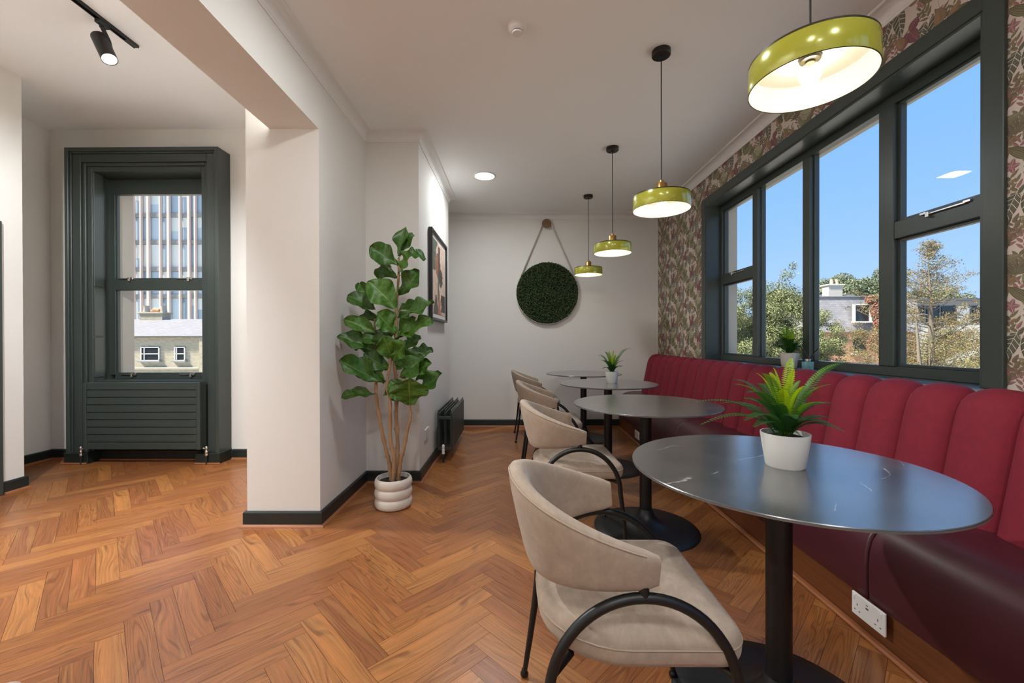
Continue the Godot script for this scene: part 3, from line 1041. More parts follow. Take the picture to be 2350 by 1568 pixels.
func banquette() -> void:
	var t := thing("banquette", "long burgundy banquette with channelled velvet back and plum vinyl seat under the window", "bench", Vector3.ZERO)
	var near := 0.25
	var far := 5.46
	var pb := MB.new()
	pb.bxd(1.35, 1.80, 0.0, 0.140, near, far, 0.002)
	part(pb, "plinth", M.plinth_veneer, t)
	var fb := MB.new()
	fb.moulding([Vector2(1.35, far), Vector2(1.35, near)].map(func(q): return q), [Vector2(0, 0), Vector2(0, 0.001), Vector2(0.001, 0.001)])
	var ft := MB.new()
	ft.bxd(1.318, 1.35, 0.0, 0.016, near, far, 0.006)
	part(ft, "foot_trim", M.foot_trim, t)
	# seat sections: rounded front, swept along the depth, drawn in at the seams
	var prof := [Vector2(1.352, 0.136), Vector2(1.338, 0.15), Vector2(1.334, 0.20), Vector2(1.334, 0.27), Vector2(1.338, 0.33), Vector2(1.35, 0.375), Vector2(1.375, 0.415), Vector2(1.41, 0.443), Vector2(1.46, 0.461), Vector2(1.54, 0.469), Vector2(1.63, 0.468), Vector2(1.72, 0.46), Vector2(1.76, 0.44), Vector2(1.76, 0.136)]
	var cuts := [near, 1.60, 3.52, far]
	for k in 3:
		var b := MB.new()
		var rows := []
		var a: float = cuts[k]
		var e: float = cuts[k + 1]
		for q in [[0.0, 0.020], [0.0015, 0.010], [0.005, 0.004], [0.012, 0.0]]:
			rows.append([a + 0.0008 + q[0], q[1]])
		for j in range(1, 12):
			rows.append([lerpf(a + 0.012, e - 0.012, j / 12.0), 0.0])
		for q in [[0.012, 0.0], [0.005, 0.004], [0.0015, 0.010], [0.0, 0.020]]:
			rows.append([e - 0.0008 - q[0], q[1]])
		var pts := []
		var cen := Vector2(1.56, 0.28)
		for rw in rows:
			var ring := []
			for q in prof:
				var p: Vector2 = q + (cen - q).normalized() * rw[1]
				ring.append(P(p.x, p.y, rw[0]))
			pts.append(ring)
		b.skin(pts, false, P(1.56, 0.25, (a + e) / 2))
		for i in [0, pts.size() - 1]:
			b.face(pts[i], Vector3(0, 0, 1 if i == 0 else -1))
		part(b, "seat_section", M.vinyl_plum, t)
	# channels of the back
	var back := [Vector2(1.655, 0.44), Vector2(1.668, 0.50), Vector2(1.684, 0.58), Vector2(1.700, 0.66), Vector2(1.716, 0.74), Vector2(1.730, 0.81), Vector2(1.742, 0.855), Vector2(1.756, 0.884), Vector2(1.776, 0.902), Vector2(1.80, 0.910), Vector2(1.828, 0.906), Vector2(1.85, 0.89)]
	var step := 0.209
	var seams := []
	var s := 1.451
	while s > near + 0.1:
		s -= step
	while s < far:
		seams.append(maxf(s, near))
		s += step
	seams.append(far)
	if seams[-1] - seams[-2] < 0.09:
		seams.remove_at(seams.size() - 2)
	for k in seams.size() - 1:
		var a: float = seams[k]
		var e: float = seams[k + 1]
		var rows := []
		for i in back.size():
			var q: Vector2 = back[i]
			var q0: Vector2 = back[maxi(i - 1, 0)]
			var q1: Vector2 = back[mini(i + 1, back.size() - 1)]
			var tn := (q1 - q0).normalized()
			var nn := Vector2(-tn.y, tn.x)
			var row := []
			for j in 15:
				var f := j / 14.0
				var c := (f - 0.5) * 2.0
				var g := 0.043 * pow(maxf(0.0, 1.0 - pow(absf(c), 2.0)), 0.55)
				var p := q + nn * g
				row.append(P(minf(p.x, 1.866), p.y, lerpf(a, e, f)))
			rows.append(row)
		var b := MB.new()
		b.skin(rows, false, P(1.9, 0.6, (a + e) / 2))
		# closed behind
		b.bxd(1.80, 1.86, 0.44, 0.892, a, e)
		part(b, "back_channel", M.velvet_red, t)
	var core := MB.new()
	core.bxd(1.762, 1.80, 0.14, 0.86, near, far)
	part(core, "back_board", M.velvet_red, t)


const TABLES := [[0.80, 1.276, 0.3], [0.785, 2.53, 2.6], [0.822, 3.72, 1.2], [0.785, 4.83, 4.0]]

func tables() -> void:
	var labels := ["round dark stone table nearest the camera, holding the largest potted fern", "second round stone table from the camera, bare top with white veins", "third round stone table from the camera, with the small fern in a white pot", "round dark table farthest from the camera, by the far wall"]
	var src: Node3D
	for k in 4:
		var q: Array = TABLES[k]
		var at := P(q[0], 0, q[1])
		if k > 0:
			var o := copy_of(src, "cafe_table", labels[k], at, 0.0)
			o.get_node("tabletop").rotation.y = q[2]
			o.get_node("underframe").rotation.y = 0.35 * k
			continue
		src = thing("cafe_table", labels[0], "table", at, 0.0, "round pedestal tables along the banquette")
		var b := MB.new()
		b.lathe([Vector2(0, 0.738), Vector2(0.412, 0.738), Vector2(0.4275, 0.7425), Vector2(0.428, 0.748), Vector2(0.4265, 0.75), Vector2(0, 0.75)], 96)
		var top := part(b, "tabletop", M.table_stone, src)
		top.rotation.y = q[2]
		var eb := MB.new()
		eb.lathe([Vector2(0.4125, 0.7379), Vector2(0.4280, 0.7422), Vector2(0.4286, 0.7475)], 96)
		part(eb, "edge_band", M.table_edge, top)
		var u := MB.new()
		u.box(Vector3(0, 0.729, 0), Vector3(0.42, 0.018, 0.045), 0.003)
		u.box(Vector3(0, 0.729, 0), Vector3(0.045, 0.018, 0.42), 0.003)
		u.lathe([Vector2(0, 0.705), Vector2(0.05, 0.705), Vector2(0.06, 0.72), Vector2(0, 0.72)], 24)
		part(u, "underframe", M.black_metal, src)
		var c := MB.new()
		c.lathe([Vector2(0, 0.03), Vector2(0.031, 0.03), Vector2(0.0355, 0.12), Vector2(0.0355, 0.72), Vector2(0, 0.72)], 28)
		part(c, "column", M.black_metal, src)
		var f := MB.new()
		f.lathe([Vector2(0, 0.0), Vector2(0.302, 0.0), Vector2(0.306, 0.003), Vector2(0.302, 0.007), Vector2(0.25, 0.014), Vector2(0.18, 0.024), Vector2(0.13, 0.034), Vector2(0.095, 0.046), Vector2(0.07, 0.062), Vector2(0.054, 0.082), Vector2(0.045, 0.102), Vector2(0.040, 0.118), Vector2(0, 0.118)], 72)
		part(f, "base", M.black_metal, src)


func rounded_outline(x0: float, x1: float, hz: float, rf: float, rb: float, inset: float) -> Array:
	# plan of the seat: front (x1) corners of radius rf, back corners of radius rb
	var out := []
	for q in [[x1 - rf, hz - rf, rf, 0.0, 1.0], [x0 + rb, hz - rb, rb, PI / 2, 1.0], [x0 + rb, -hz + rb, rb, PI, 1.0], [x1 - rf, -hz + rf, rf, PI * 1.5, 1.0]]:
		for k in 9:
			var a: float = q[3] + PI / 2 * k / 8.0
			var r: float = maxf(q[2] - inset, 0.001)
			out.append(Vector2(q[0] + cos(a) * r, q[1] + sin(a) * r))
	return out


func make_chair(label: String, at: Vector3, turn: float) -> Node3D:
	var t := thing("dining_chair", label, "chair", at, turn, "beige velvet chairs along the tables")
	# seat cushion
	var rows := []
	# each ring: inset of the plan, height, and how far it is drawn to the middle
	for q in [[0.02, 0.400, 0.8], [0.02, 0.400, 1.0], [0.006, 0.406, 1.0], [0.0, 0.42, 1.0], [-0.002, 0.44, 1.0], [0.0, 0.455, 1.0], [0.006, 0.466, 1.0], [0.02, 0.475, 1.0], [0.03, 0.479, 0.93], [0.03, 0.483, 0.80], [0.03, 0.486, 0.6], [0.03, 0.488, 0.35], [0.03, 0.4885, 0.1]]:
		var ring := []
		for p in rounded_outline(0.06, 0.525, 0.238, 0.065, 0.20, q[0]):
			var cen := Vector2(0.30, 0)
			var pp: Vector2 = cen + (p - cen) * q[2]
			ring.append(Vector3(pp.x, q[1], pp.y))
		rows.append(ring)
	var sb := MB.new()
	sb.skin(rows, true, Vector3(0.3, 0.43, 0))
	var lid := []
	for p in rows[-1]:
		lid.append(p)
	sb.face(lid, Vector3.UP)
	var under := []
	for p in rows[0]:
		under.append(p)
	sb.face(under, Vector3.DOWN)
	var seat := part(sb, "seat", M.chair_velvet, t)
	var ring := []
	for p in rounded_outline(0.06, 0.525, 0.238, 0.065, 0.20, -0.0015):
		ring.append(Vector3(p.x, 0.447, p.y))
	ring.append(ring[0])
	var pb := MB.new()
	pb.tube(ring, 0.0022, 6, false)
	part(pb, "piping", M.chair_piping, seat)
	# wrap-round backrest
	var br := []
	var rim := []
	var steps := 44
	for i in steps + 1:
		var s := lerpf(-1.0, 1.0, float(i) / steps)
		var ph := s * 1.575
		var cx := signf(cos(ph)) * pow(absf(cos(ph)), 0.86)
		var sz := signf(sin(ph)) * pow(absf(sin(ph)), 0.86)
		var c := Vector3(0.315 - 0.285 * cx, 0, 0.232 * sz)
		var nn := Vector3(-cx / 0.285, 0, sz / 0.232).normalized()
		var f := pow(absf(s), 1.35)
		var yt := lerpf(0.792, 0.662, f)
		var yb := lerpf(0.532, 0.580, pow(absf(s), 1.6))
		var th := lerpf(0.029, 0.023, absf(s))
		var endk := clampf((1.0 - absf(s)) / 0.05, 0.0, 1.0)
		endk = sqrt(1.0 - (1.0 - endk) * (1.0 - endk))
		var mid := (yt + yb) / 2
		var hh := (yt - yb) / 2 * lerpf(0.88, 1.0, endk)
		th *= lerpf(0.6, 1.0, endk)
		var loop := []
		for j in 20:
			var a := TAU * j / 20.0
			var ex := signf(cos(a)) * pow(absf(cos(a)), 0.62)
			var ey := signf(sin(a)) * pow(absf(sin(a)), 0.5)
			var lean := 0.030 * ey * (1.0 - absf(s) * 0.7)
			loop.append(c + nn * (th * ex + lean) + Vector3.UP * (mid + hh * ey))
			if j == 3 and endk > 0.5:
				rim.append(c + nn * (th * ex + lean + 0.0012) + Vector3.UP * (mid + hh * ey))
		br.append(loop)
	var bb := MB.new()
	bb.skin(br, true)
	var flip := bb.n[22 * 21].dot(Vector3(-1, 0, 0)) < 0.0
	if flip:
		for q in bb.n.size():
			bb.n[q] = -bb.n[q]
		for q in range(0, bb.ix.size(), 3):
			var o := bb.ix[q]
			bb.ix[q] = bb.ix[q + 1]
			bb.ix[q + 1] = o
	for i in [0, steps]:
		bb.face(br[i], Vector3(1, 0, 0))
	var back := part(bb, "backrest", M.chair_velvet, t)
	var rb := MB.new()
	rb.tube(rim, 0.0022, 6)
	part(rb, "piping", M.chair_piping, back)
	# two side arches of black tube, each with a post to the arm and two feet
	for sd in [-1.0, 1.0]:
		var z: float = 0.236 * sd
		var pts := [Vector3(0.028, 0.012, z * 1.03), Vector3(0.045, 0.12, z * 1.02), Vector3(0.062, 0.24, z * 1.01)]
		var rad := [0.008, 0.0098, 0.0112]
		for k in 33:
			var a := PI - PI * k / 32.0
			pts.append(Vector3(0.285 + 0.212 * cos(a), 0.335 + 0.228 * sin(a), z))
			rad.append(0.0122)
		pts.append_array([Vector3(0.509, 0.24, z * 1.01), Vector3(0.52, 0.12, z * 1.02), Vector3(0.528, 0.012, z * 1.03)])
		rad.append_array([0.0112, 0.0098, 0.008])
		var ab := MB.new()
		ab.tube(pts, rad, 12)
		var arch := part(ab, "side_frame", M.black_metal, t)
		var po := MB.new()
		po.tube([Vector3(0.285, 0.56, z), Vector3(0.285, 0.61, z * 0.985)], 0.0115, 12)
		part(po, "arm_post", M.black_metal, arch)
		for x in [0.028, 0.528]:
			var fo := MB.new()
			fo.lathe([Vector2(0, 0.0), Vector2(0.009, 0.0), Vector2(0.0135, 0.006), Vector2(0.0135, 0.014), Vector2(0.010, 0.020), Vector2(0.0085, 0.026), Vector2(0, 0.026)], 14, Vector3(x, 0, z * 1.03))
			part(fo, "foot", M.gloss_black, arch)
	for x in [0.13, 0.44]:
		var cb := MB.new()
		var zz := 0.236
		cb.tube([Vector3(x + (-0.052 if x < 0.3 else 0.052), 0.385, -zz), Vector3(x, 0.388, -0.17), Vector3(x, 0.388, 0.17), Vector3(x + (-0.052 if x < 0.3 else 0.052), 0.385, zz)], 0.009, 10)
		part(cb, "stretcher", M.black_metal, t)
	return t


func chairs() -> void:
	var src := make_chair("beige velvet chair nearest the camera, pulled up to the nearest table", P(0.0, 0, 1.165), 0.0)
	copy_of(src, "dining_chair", "second beige velvet chair from the camera, at the second round table", P(0.045, 0, 2.415), 0.03)
	copy_of(src, "dining_chair", "third beige velvet chair from the camera, between the second and farthest chairs", P(0.022, 0, 3.60), -0.02)
	copy_of(src, "dining_chair", "beige velvet chair farthest from the camera, before the far wall", P(-0.03, 0, 4.86), 0.03)
	copy_of(src, "dining_chair", "beige velvet chair in the bottom-left corner, only an arm end in view", P(-0.947, 0, 0.265), PI / 2)


func leaf_mesh(kind: int) -> ArrayMesh:
	# unit fiddle leaf along +z, one wide, faces +y
	var b := MB.new()
	var rows := []
	for i in 25:
		var s := i / 24.0
		var w := 0.5 * pow(sin(PI * clampf(pow(s, 1.3) * 0.955 + 0.045, 0.0, 1.0)), 0.6) * (0.58 + 0.42 * smoothstep(0.15, 0.6, s))
		if s < 0.05:
			w = 0.05
		var row := []
		for j in 11:
			var f := (j - 5) / 5.0
			var fold := absf(f) * w * (0.35 if kind != 1 else 0.15)
			var wave := sin(s * (10.0 + kind * 1.7) + f * 2.2 + kind * 2.0) * 0.10 * absf(f) + sin(s * 21.0 + f * 4.0 + kind) * 0.03 * f * f
			var droop: float = -0.22 * s * s * [1.0, 0.35, -0.6, 1.5, -0.2][kind]
			row.append(Vector3(f * w, fold + wave + droop, s))
		rows.append(row)
	b.skin(rows)
	# uv: across, along
	return b.mesh()


func fig_tree() -> void:
	var t := thing("fig_tree", "tall fiddle-leaf fig in a ribbed cream pot against the white pier", "plant", P(-0.838, 0, 2.86))
	var pb := MB.new()
	var pr := [Vector2(0, 0), Vector2(0.105, 0), Vector2(0.112, 0.006)]
	for k in 3:
		for j in 8:
			var a := -PI / 2 * 0.86 + PI * 0.86 * j / 7.0
			pr.append(Vector2(0.110 + 0.0155 * cos(a), 0.036 + k * 0.0655 + 0.032 * sin(a)))
	pr.append_array([Vector2(0.112, 0.201), Vector2(0.108, 0.200), Vector2(0.106, 0.165), Vector2(0, 0.165)])
	pb.lathe(pr, 56)
	part(pb, "pot", M.pot_cream, t)
	var so := MB.new()
	so.lathe([Vector2(0, 0.15), Vector2(0.104, 0.15), Vector2(0.104, 0.17), Vector2(0.05, 0.176), Vector2(0, 0.178)], 24)
	part(so, "soil", M.soil, t)
	for st in FIG_STEMS:
		var pts := []
		for q in st:
			pts.append(Vector3(q[0], q[1], q[2]))
		pts[0].y = 0.165
		var sp := spline(pts, 6)
		var rad := []
		for i in sp.size():
			var f := float(i) / (sp.size() - 1)
			rad.append(lerpf(0.0155, 0.007, f) * (1.0 + 0.16 * sin(i * 2.3) + 0.08 * sin(i * 5.1)))
		var b := MB.new()
		b.tube(sp, rad, 9)
		var stem := part(b, "stem", M.bark, t)
		# leaf scars: short stubs on the bark
		for i in range(3, sp.size() - 2, 3):
			var k := MB.new()
			var an := i * 2.4
			var o := Vector3(cos(an), 0.2, sin(an)).normalized()
			k.tube([sp[i], sp[i] + o * (rad[i] + 0.006)], [0.006, 0.0035], 6)
			part(k, "bud", M.bark, stem)
	var kinds := [leaf_mesh(0), leaf_mesh(1), leaf_mesh(2), leaf_mesh(3), leaf_mesh(4)]
	var r := RandomNumberGenerator.new()
	r.seed = 12
	for i in FIG_LEAVES.size():
		var q: Array = FIG_LEAVES[i]
		var a := Vector3(q[0], q[1], q[2])
		var e := Vector3(q[3], q[4], q[5])
		var ln := a.distance_to(e)
		var dir := (e - a) / ln
		var face_to := Vector3(r.randf_range(-0.25, 0.25), r.randf_range(0.35, 0.75), 0.75)
		if absf(dir.y) > 0.75:
			face_to = Vector3(r.randf_range(-0.3, 0.3), 0.2, 1.0)
		var up := (face_to - dir * face_to.dot(dir)).normalized()
		var sd := up.cross(dir)
		var wd: float = maxf(q[6] * 1.06, ln * 0.48)
		var o := put(kinds[i % 5], "leaf", M.fig_leaf if r.randf() < 0.6 else M.fig_leaf_pale, t)
		o.transform = Transform3D(Basis(sd * wd, up * ln * 0.75, dir * ln * 1.0), a)


func pendants() -> void:
	var labels := ["lime drum pendant lamp nearest the camera, beside the window head", "second lime drum pendant lamp from the camera", "third lime drum pendant lamp from the camera, beside the moss disc", "smallest-looking lime drum pendant lamp, farthest from the camera"]
	var src: Node3D
	var ds := [1.225, 2.405, 3.608, 4.80]
	for k in 4:
		var at := P(0.838 + (0.02 if k == 0 else 0.0), 0, ds[k])
		if k > 0:
			copy_of(src, "pendant_lamp", labels[k], at, 0.0)
			continue
		src = thing("pendant_lamp", labels[0], "lamp", at, 0.0, "lime pendant lamps above the tables")
		var b := MB.new()
		b.lathe([Vector2(0, HC - 0.030), Vector2(0.048, HC - 0.030), Vector2(0.052, HC - 0.026), Vector2(0.052, HC), Vector2(0, HC)], 32)
		b.lathe([Vector2(0, HC - 0.038), Vector2(0.008, HC - 0.038), Vector2(0.009, HC - 0.028)], 12)
		part(b, "ceiling_rose", M.black_metal, src)
		var c := MB.new()
		c.tube([Vector3(0, HC - 0.03, 0), Vector3(0, 2.4, 0), Vector3(0, 2.0, 0)], 0.0032, 8)
		part(c, "cord", M.black_metal, src)
		var cap := MB.new()
		cap.lathe([Vector2(0, 1.958), Vector2(0.032, 1.958), Vector2(0.032, 2.026), Vector2(0.030, 2.029), Vector2(0.013, 2.029), Vector2(0.012, 2.046), Vector2(0.006, 2.050), Vector2(0, 2.050)], 24)
		part(cap, "cap", M.brass, src)
		var s := MB.new()
		s.lathe([Vector2(0.1565, 1.878), Vector2(0.158, 1.880), Vector2(0.158, 1.952), Vector2(0.156, 1.957), Vector2(0.151, 1.959), Vector2(0, 1.959)], 72)
		var sh := part(s, "shade", M.shade_lime, src)
		var li := MB.new()
		li.lathe([Vector2(0, 1.956), Vector2(0.150, 1.956), Vector2(0.1545, 1.951), Vector2(0.1555, 1.879)], 72)
		part(li, "shade_lining", M.shade_inside, sh)
		var rm := MB.new()
		rm.lathe([Vector2(0.1553, 1.8788), Vector2(0.1567, 1.8772), Vector2(0.1584, 1.8788)], 72)
		rm.lathe([Vector2(0.1582, 1.952), Vector2(0.1572, 1.958), Vector2(0.153, 1.9605)], 72)
		part(rm, "rim", M.shade_rim, sh)
		var h := MB.new()
		h.lathe([Vector2(0, 1.938), Vector2(0.012, 1.938), Vector2(0.0125, 1.944), Vector2(0.026, 1.945), Vector2(0.028, 1.950), Vector2(0.028, 1.956), Vector2(0, 1.956)], 24)
		part(h, "lampholder", M.shade_rim, src)
		var g := MB.new()
		var pr := [Vector2(0, 1.878)]
		for j in range(1, 11):
			var a := -PI / 2 + PI * 0.83 * j / 10.0
			pr.append(Vector2(0.030 * cos(a), 1.908 + 0.030 * sin(a)))
		pr.append(Vector2(0.012, 1.940))
		g.lathe(pr, 28)
		var bulb := part(g, "bulb", M.bulb_glass, src)
		var f := MB.new()
		f.lathe([Vector2(0, 1.890), Vector2(0.006, 1.893), Vector2(0.0085, 1.902), Vector2(0.0085, 1.915), Vector2(0.006, 1.924), Vector2(0, 1.927)], 12)
		part(f, "filament", M.filament, bulb)
		var l := OmniLight3D.new()
		l.name = "pendant_light"
		l.light_color = Color(1.0, 0.95, 0.87)
		l.light_energy = 0.018
		l.light_size = 0.02
		l.omni_range = 9.0
		l.omni_attenuation = 2.0
		l.shadow_enabled = true
		l.position = Vector3(0, 1.908, 0)
		src.add_child(l)


func downlight(label: String, x: float, d: float) -> void:
	var t := thing("ceiling_downlight", label, "light", P(x, HC, d), 0.0, "round ceiling downlights")
	var b := MB.new()
	b.lathe([Vector2(0.098, -0.006), Vector2(0.112, -0.006), Vector2(0.116, -0.002), Vector2(0.116, 0.0), Vector2(0.098, 0.0)], 48)
	part(b, "bezel", M.white_plastic, t)
	var p := MB.new()
	p.lathe([Vector2(0, -0.004), Vector2(0.099, -0.004), Vector2(0.099, 0.0)], 48)
	part(p, "led_panel", M.led_panel, t)
	var l := AreaLight3D.new()
	l.name = "downlight_glow"
	l.area_size = Vector2(0.17, 0.17)
	l.light_color = Color(0.955, 0.98, 1.0)
	l.light_energy = LED
	l.set("area_range", 12.0)
	l.shadow_enabled = true
	l.rotation.x = -PI / 2
	l.position = Vector3(0, -0.012, 0)
	t.add_child(l)


const LED := 1.0
const SPOT := 3.8

func ceiling_fittings() -> void:
	downlight("round glowing downlight in the ceiling before the far wall", -0.306, 4.213)
	downlight("round downlight overhead, just out of view above the aisle", -0.306, 1.83)
	downlight("round downlight in the ceiling just behind the camera", -0.306, -0.55)
	downlight("round downlight in the ceiling behind the camera, window side", 0.95, -0.55)
	downlight("round downlight in the ceiling by the wall behind the camera", -0.306, -1.9)
	# smoke alarm
	var t := thing("smoke_alarm", "white domed smoke alarm on the ceiling", "alarm", P(0.014, HC, 2.205))
	var b := MB.new()
	b.lathe([Vector2(0, -0.042), Vector2(0.026, -0.042), Vector2(0.0275, -0.040), Vector2(0.0275, -0.034), Vector2(0.024, -0.034), Vector2(0.024, -0.030), Vector2(0.030, -0.029), Vector2(0.045, -0.020), Vector2(0.049, -0.012), Vector2(0.050, 0.0), Vector2(0, 0.0)], 40)
	part(b, "body", M.white_plastic, t)
	var v := MB.new()
	v.lathe([Vector2(0.0242, -0.0342), Vector2(0.0252, -0.034), Vector2(0.0252, -0.0295), Vector2(0.0242, -0.0295)], 32)
	part(v, "vent", M.dark_slot, t)
	# track with spotlights
	var k := thing("lighting_track", "black lighting track on the ceiling of the left bay", "track", P(-2.605, HL, 0))
	var a := MB.new()
	for s in [-1.0, 1.0]:
		a.box(Vector3(s * 0.0145, -0.010, -0.9), Vector3(0.007, 0.020, 3.94), 0.001)
	a.box(Vector3(0, -0.003, -0.9), Vector3(0.022, 0.006, 3.94))
	a.box(Vector3(0, -0.012, -2.83), Vector3(0.022, 0.012, 0.08), 0.001)
	part(a, "rail", M.black_metal, k)
	for q in [[2.63, Vector3(0.5, -0.85, 0.155), "lit black cylinder spotlight on the ceiling track"], [1.45, Vector3(-0.3, -0.8, -0.5), "black cylinder spotlight on the track, nearer than the lit one in view"], [0.3, Vector3(-0.6, -0.78, 0.1), "black cylinder spotlight in the middle of the track behind the view"], [-0.7, Vector3(-0.5, -0.85, 0.2), "black cylinder spotlight at the track's near end behind the view"]]:
		var s := thing("track_spotlight", q[2], "light", P(-2.605, HL - 0.02, q[0]), 0.0, "spotlights on the ceiling track")
		var dir: Vector3 = q[1].normalized()
		var ad := MB.new()
		ad.box(Vector3(0, -0.012, 0), Vector3(0.030, 0.026, 0.075), 0.003)
		ad.lathe([Vector2(0, -0.036), Vector2(0.014, -0.036), Vector2(0.016, -0.024), Vector2(0, -0.024)], 20)
		part(ad, "adapter", M.black_metal, s)
		var c := Vector3(0.012, -0.165, 0.0)
		var side := dir.cross(Vector3.UP).normalized()
		c += side * 0.0
		var ar := MB.new()
		ar.tube([Vector3(0, -0.034, 0), Vector3(0.012, -0.10, -0.03), Vector3(0.022, -0.15, -0.032)], 0.012, 10)
		part(ar, "arm", M.black_metal, s)
		var y := -dir
		var xx := Vector3(1, 0, 0)
		xx = (xx - y * xx.dot(y)).normalized()
		var bs := Basis(xx, y, xx.cross(y))
		var bd := MB.new()
		bd.lathe([Vector2(0.038, -0.095), Vector2(0.042, -0.095), Vector2(0.042, 0.093), Vector2(0.040, 0.095), Vector2(0, 0.095)], 32)
		bd.lathe([Vector2(0, -0.082), Vector2(0.038, -0.084), Vector2(0.038, -0.095)], 32)
		var body := part(bd, "body", M.black_metal, s)
		body.transform = Transform3D(bs, c)
		var le := MB.new()
		le.lathe([Vector2(0, -0.092), Vector2(0.0375, -0.092), Vector2(0.0375, -0.0835), Vector2(0, -0.0835)], 32)
		var lens := part(le, "led_lens", M.led_panel, body)
		lens.name = "led_lens"
		var l := SpotLight3D.new()
		l.name = "spotlight_beam"
		l.spot_angle = 55.0
		l.spot_angle_attenuation = 0.6
		l.light_energy = SPOT
		l.light_color = Color(0.955, 0.98, 1.0)
		l.light_size = 0.03
		l.spot_range = 12.0
		l.spot_attenuation = 2.0
		l.shadow_enabled = true
		s.add_child(l)
		l.transform = Transform3D(Basis.looking_at(dir), c + dir * 0.10)


func moss_disc() -> void:
	var at := P(0.418, 1.748, 5.47)
	var t := thing("moss_disc", "round green moss panel hung on the far wall by a pale strap", "wall art", at)
	var b := MB.new()
	var circle := []
	for k in 65:
		circle.append(Vector3(cos(TAU * k / 64.0), sin(TAU * k / 64.0), 0))
	var rows := []
	for q in [[0.0, 0.012], [0.398, 0.012], [0.398, -0.028]]:
		var row := []
		for k in 64:
			row.append(circle[k] * q[0] + Vector3(0, 0, q[1]))
		rows.append(row)
	b.face(rows[1], Vector3(0, 0, 1))
	b.face(rows[2], Vector3(0, 0, -1))
	for k in 64:
		b.face([rows[1][k], rows[1][(k + 1) % 64], rows[2][(k + 1) % 64], rows[2][k]], circle[k])
	part(b, "backing", M.moss_ground, t)
	# strap: round the lower rim and up to the peg
	var sp := MB.new()
	var peg := Vector3(-0.008, 0.90, 0)
	var pts := []
	var r := 0.406
	var a0 := 0.45
	pts.append(peg + Vector3(0.060, -0.012, 0))
	for k in 41:
		var a := a0 - (PI + 2.0 * a0) * k / 40.0
		pts.append(Vector3(cos(a) * r, sin(a) * r, 0))
	pts.append(peg + Vector3(-0.060, -0.012, 0))
	for k in pts.size() - 1:
		var p: Vector3 = pts[k]
		var q: Vector3 = pts[k + 1]
		var nn := Vector3((q - p).y, -(q - p).x, 0).normalized() * 0.003
		var f := Vector3(0, 0, 0.018)
		var e := Vector3(0, 0, -0.018)
		sp.face([p + nn + f, q + nn + f, q - nn + f, p - nn + f], Vector3(0, 0, 1))
		sp.face([p + nn + e, q + nn + e, q - nn + e, p - nn + e], Vector3(0, 0, -1))
		sp.face([p + nn + f, q + nn + f, q + nn + e, p + nn + e], nn)
		sp.face([p - nn + f, q - nn + f, q - nn + e, p - nn + e], -nn)
	part(sp, "strap", M.strap, t)
	var pegt := thing("wall_peg", "round walnut peg on the far wall holding the moss panel's strap", "peg", at + peg)
	var pk := MB.new()
	pk.lathe([Vector2(0, -0.03), Vector2(0.040, -0.03), Vector2(0.040, 0.02), Vector2(0.057, 0.024), Vector2(0.060, 0.030), Vector2(0.057, 0.038), Vector2(0, 0.040)], 40)
	var po := part(pk, "knob", M.walnut, pegt)
	po.rotation.x = PI / 2
	# moss: thousands of small leaves, nobody could count them
	var lm := MB.new()
	lm.face([Vector3(-0.5, 0, 0), Vector3(0, 0.12, -0.8), Vector3(0.5, 0, 0), Vector3(0, 0.1, 0.8)], Vector3.UP)
	var mm := MultiMesh.new()
	mm.transform_format = MultiMesh.TRANSFORM_3D
	mm.use_colors = true
	mm.mesh = lm.mesh()
	mm.mesh.surface_set_material(0, M.moss)
	mm.instance_count = 7000
	var g := RandomNumberGenerator.new()
	g.seed = 8
	for i in 7000:
		var rr := 0.388 * sqrt(g.randf())
		var an := g.randf() * TAU
		if i < 700:
			rr = g.randf_range(0.372, 0.400)
		var up := Vector3(g.randf_range(-1, 1), g.randf_range(-1, 1), g.randf_range(0.3, 1.4)).normalized()
		var xx := Vector3(g.randf_range(-1, 1), g.randf_range(-1, 1), g.randf_range(-1, 1)).cross(up).normalized()
		var sc := g.randf_range(0.008, 0.016)
		var pz := 0.014 + g.randf() * 0.022
		mm.set_instance_transform(i, Transform3D(Basis(xx * sc, up * sc, xx.cross(up) * sc), Vector3(cos(an) * rr, sin(an) * rr, pz)))
		var hue := g.randf()
		mm.set_instance_color(i, Color(0.030, 0.058, 0.016).lerp(Color(0.085, 0.135, 0.030), hue * hue))
	var mi := MultiMeshInstance3D.new()
	mi.name = "moss_leaves"
	mi.multimesh = mm
	mi.material_override = M.moss
	mi.set_meta("kind", "stuff")
	t.add_child(mi)


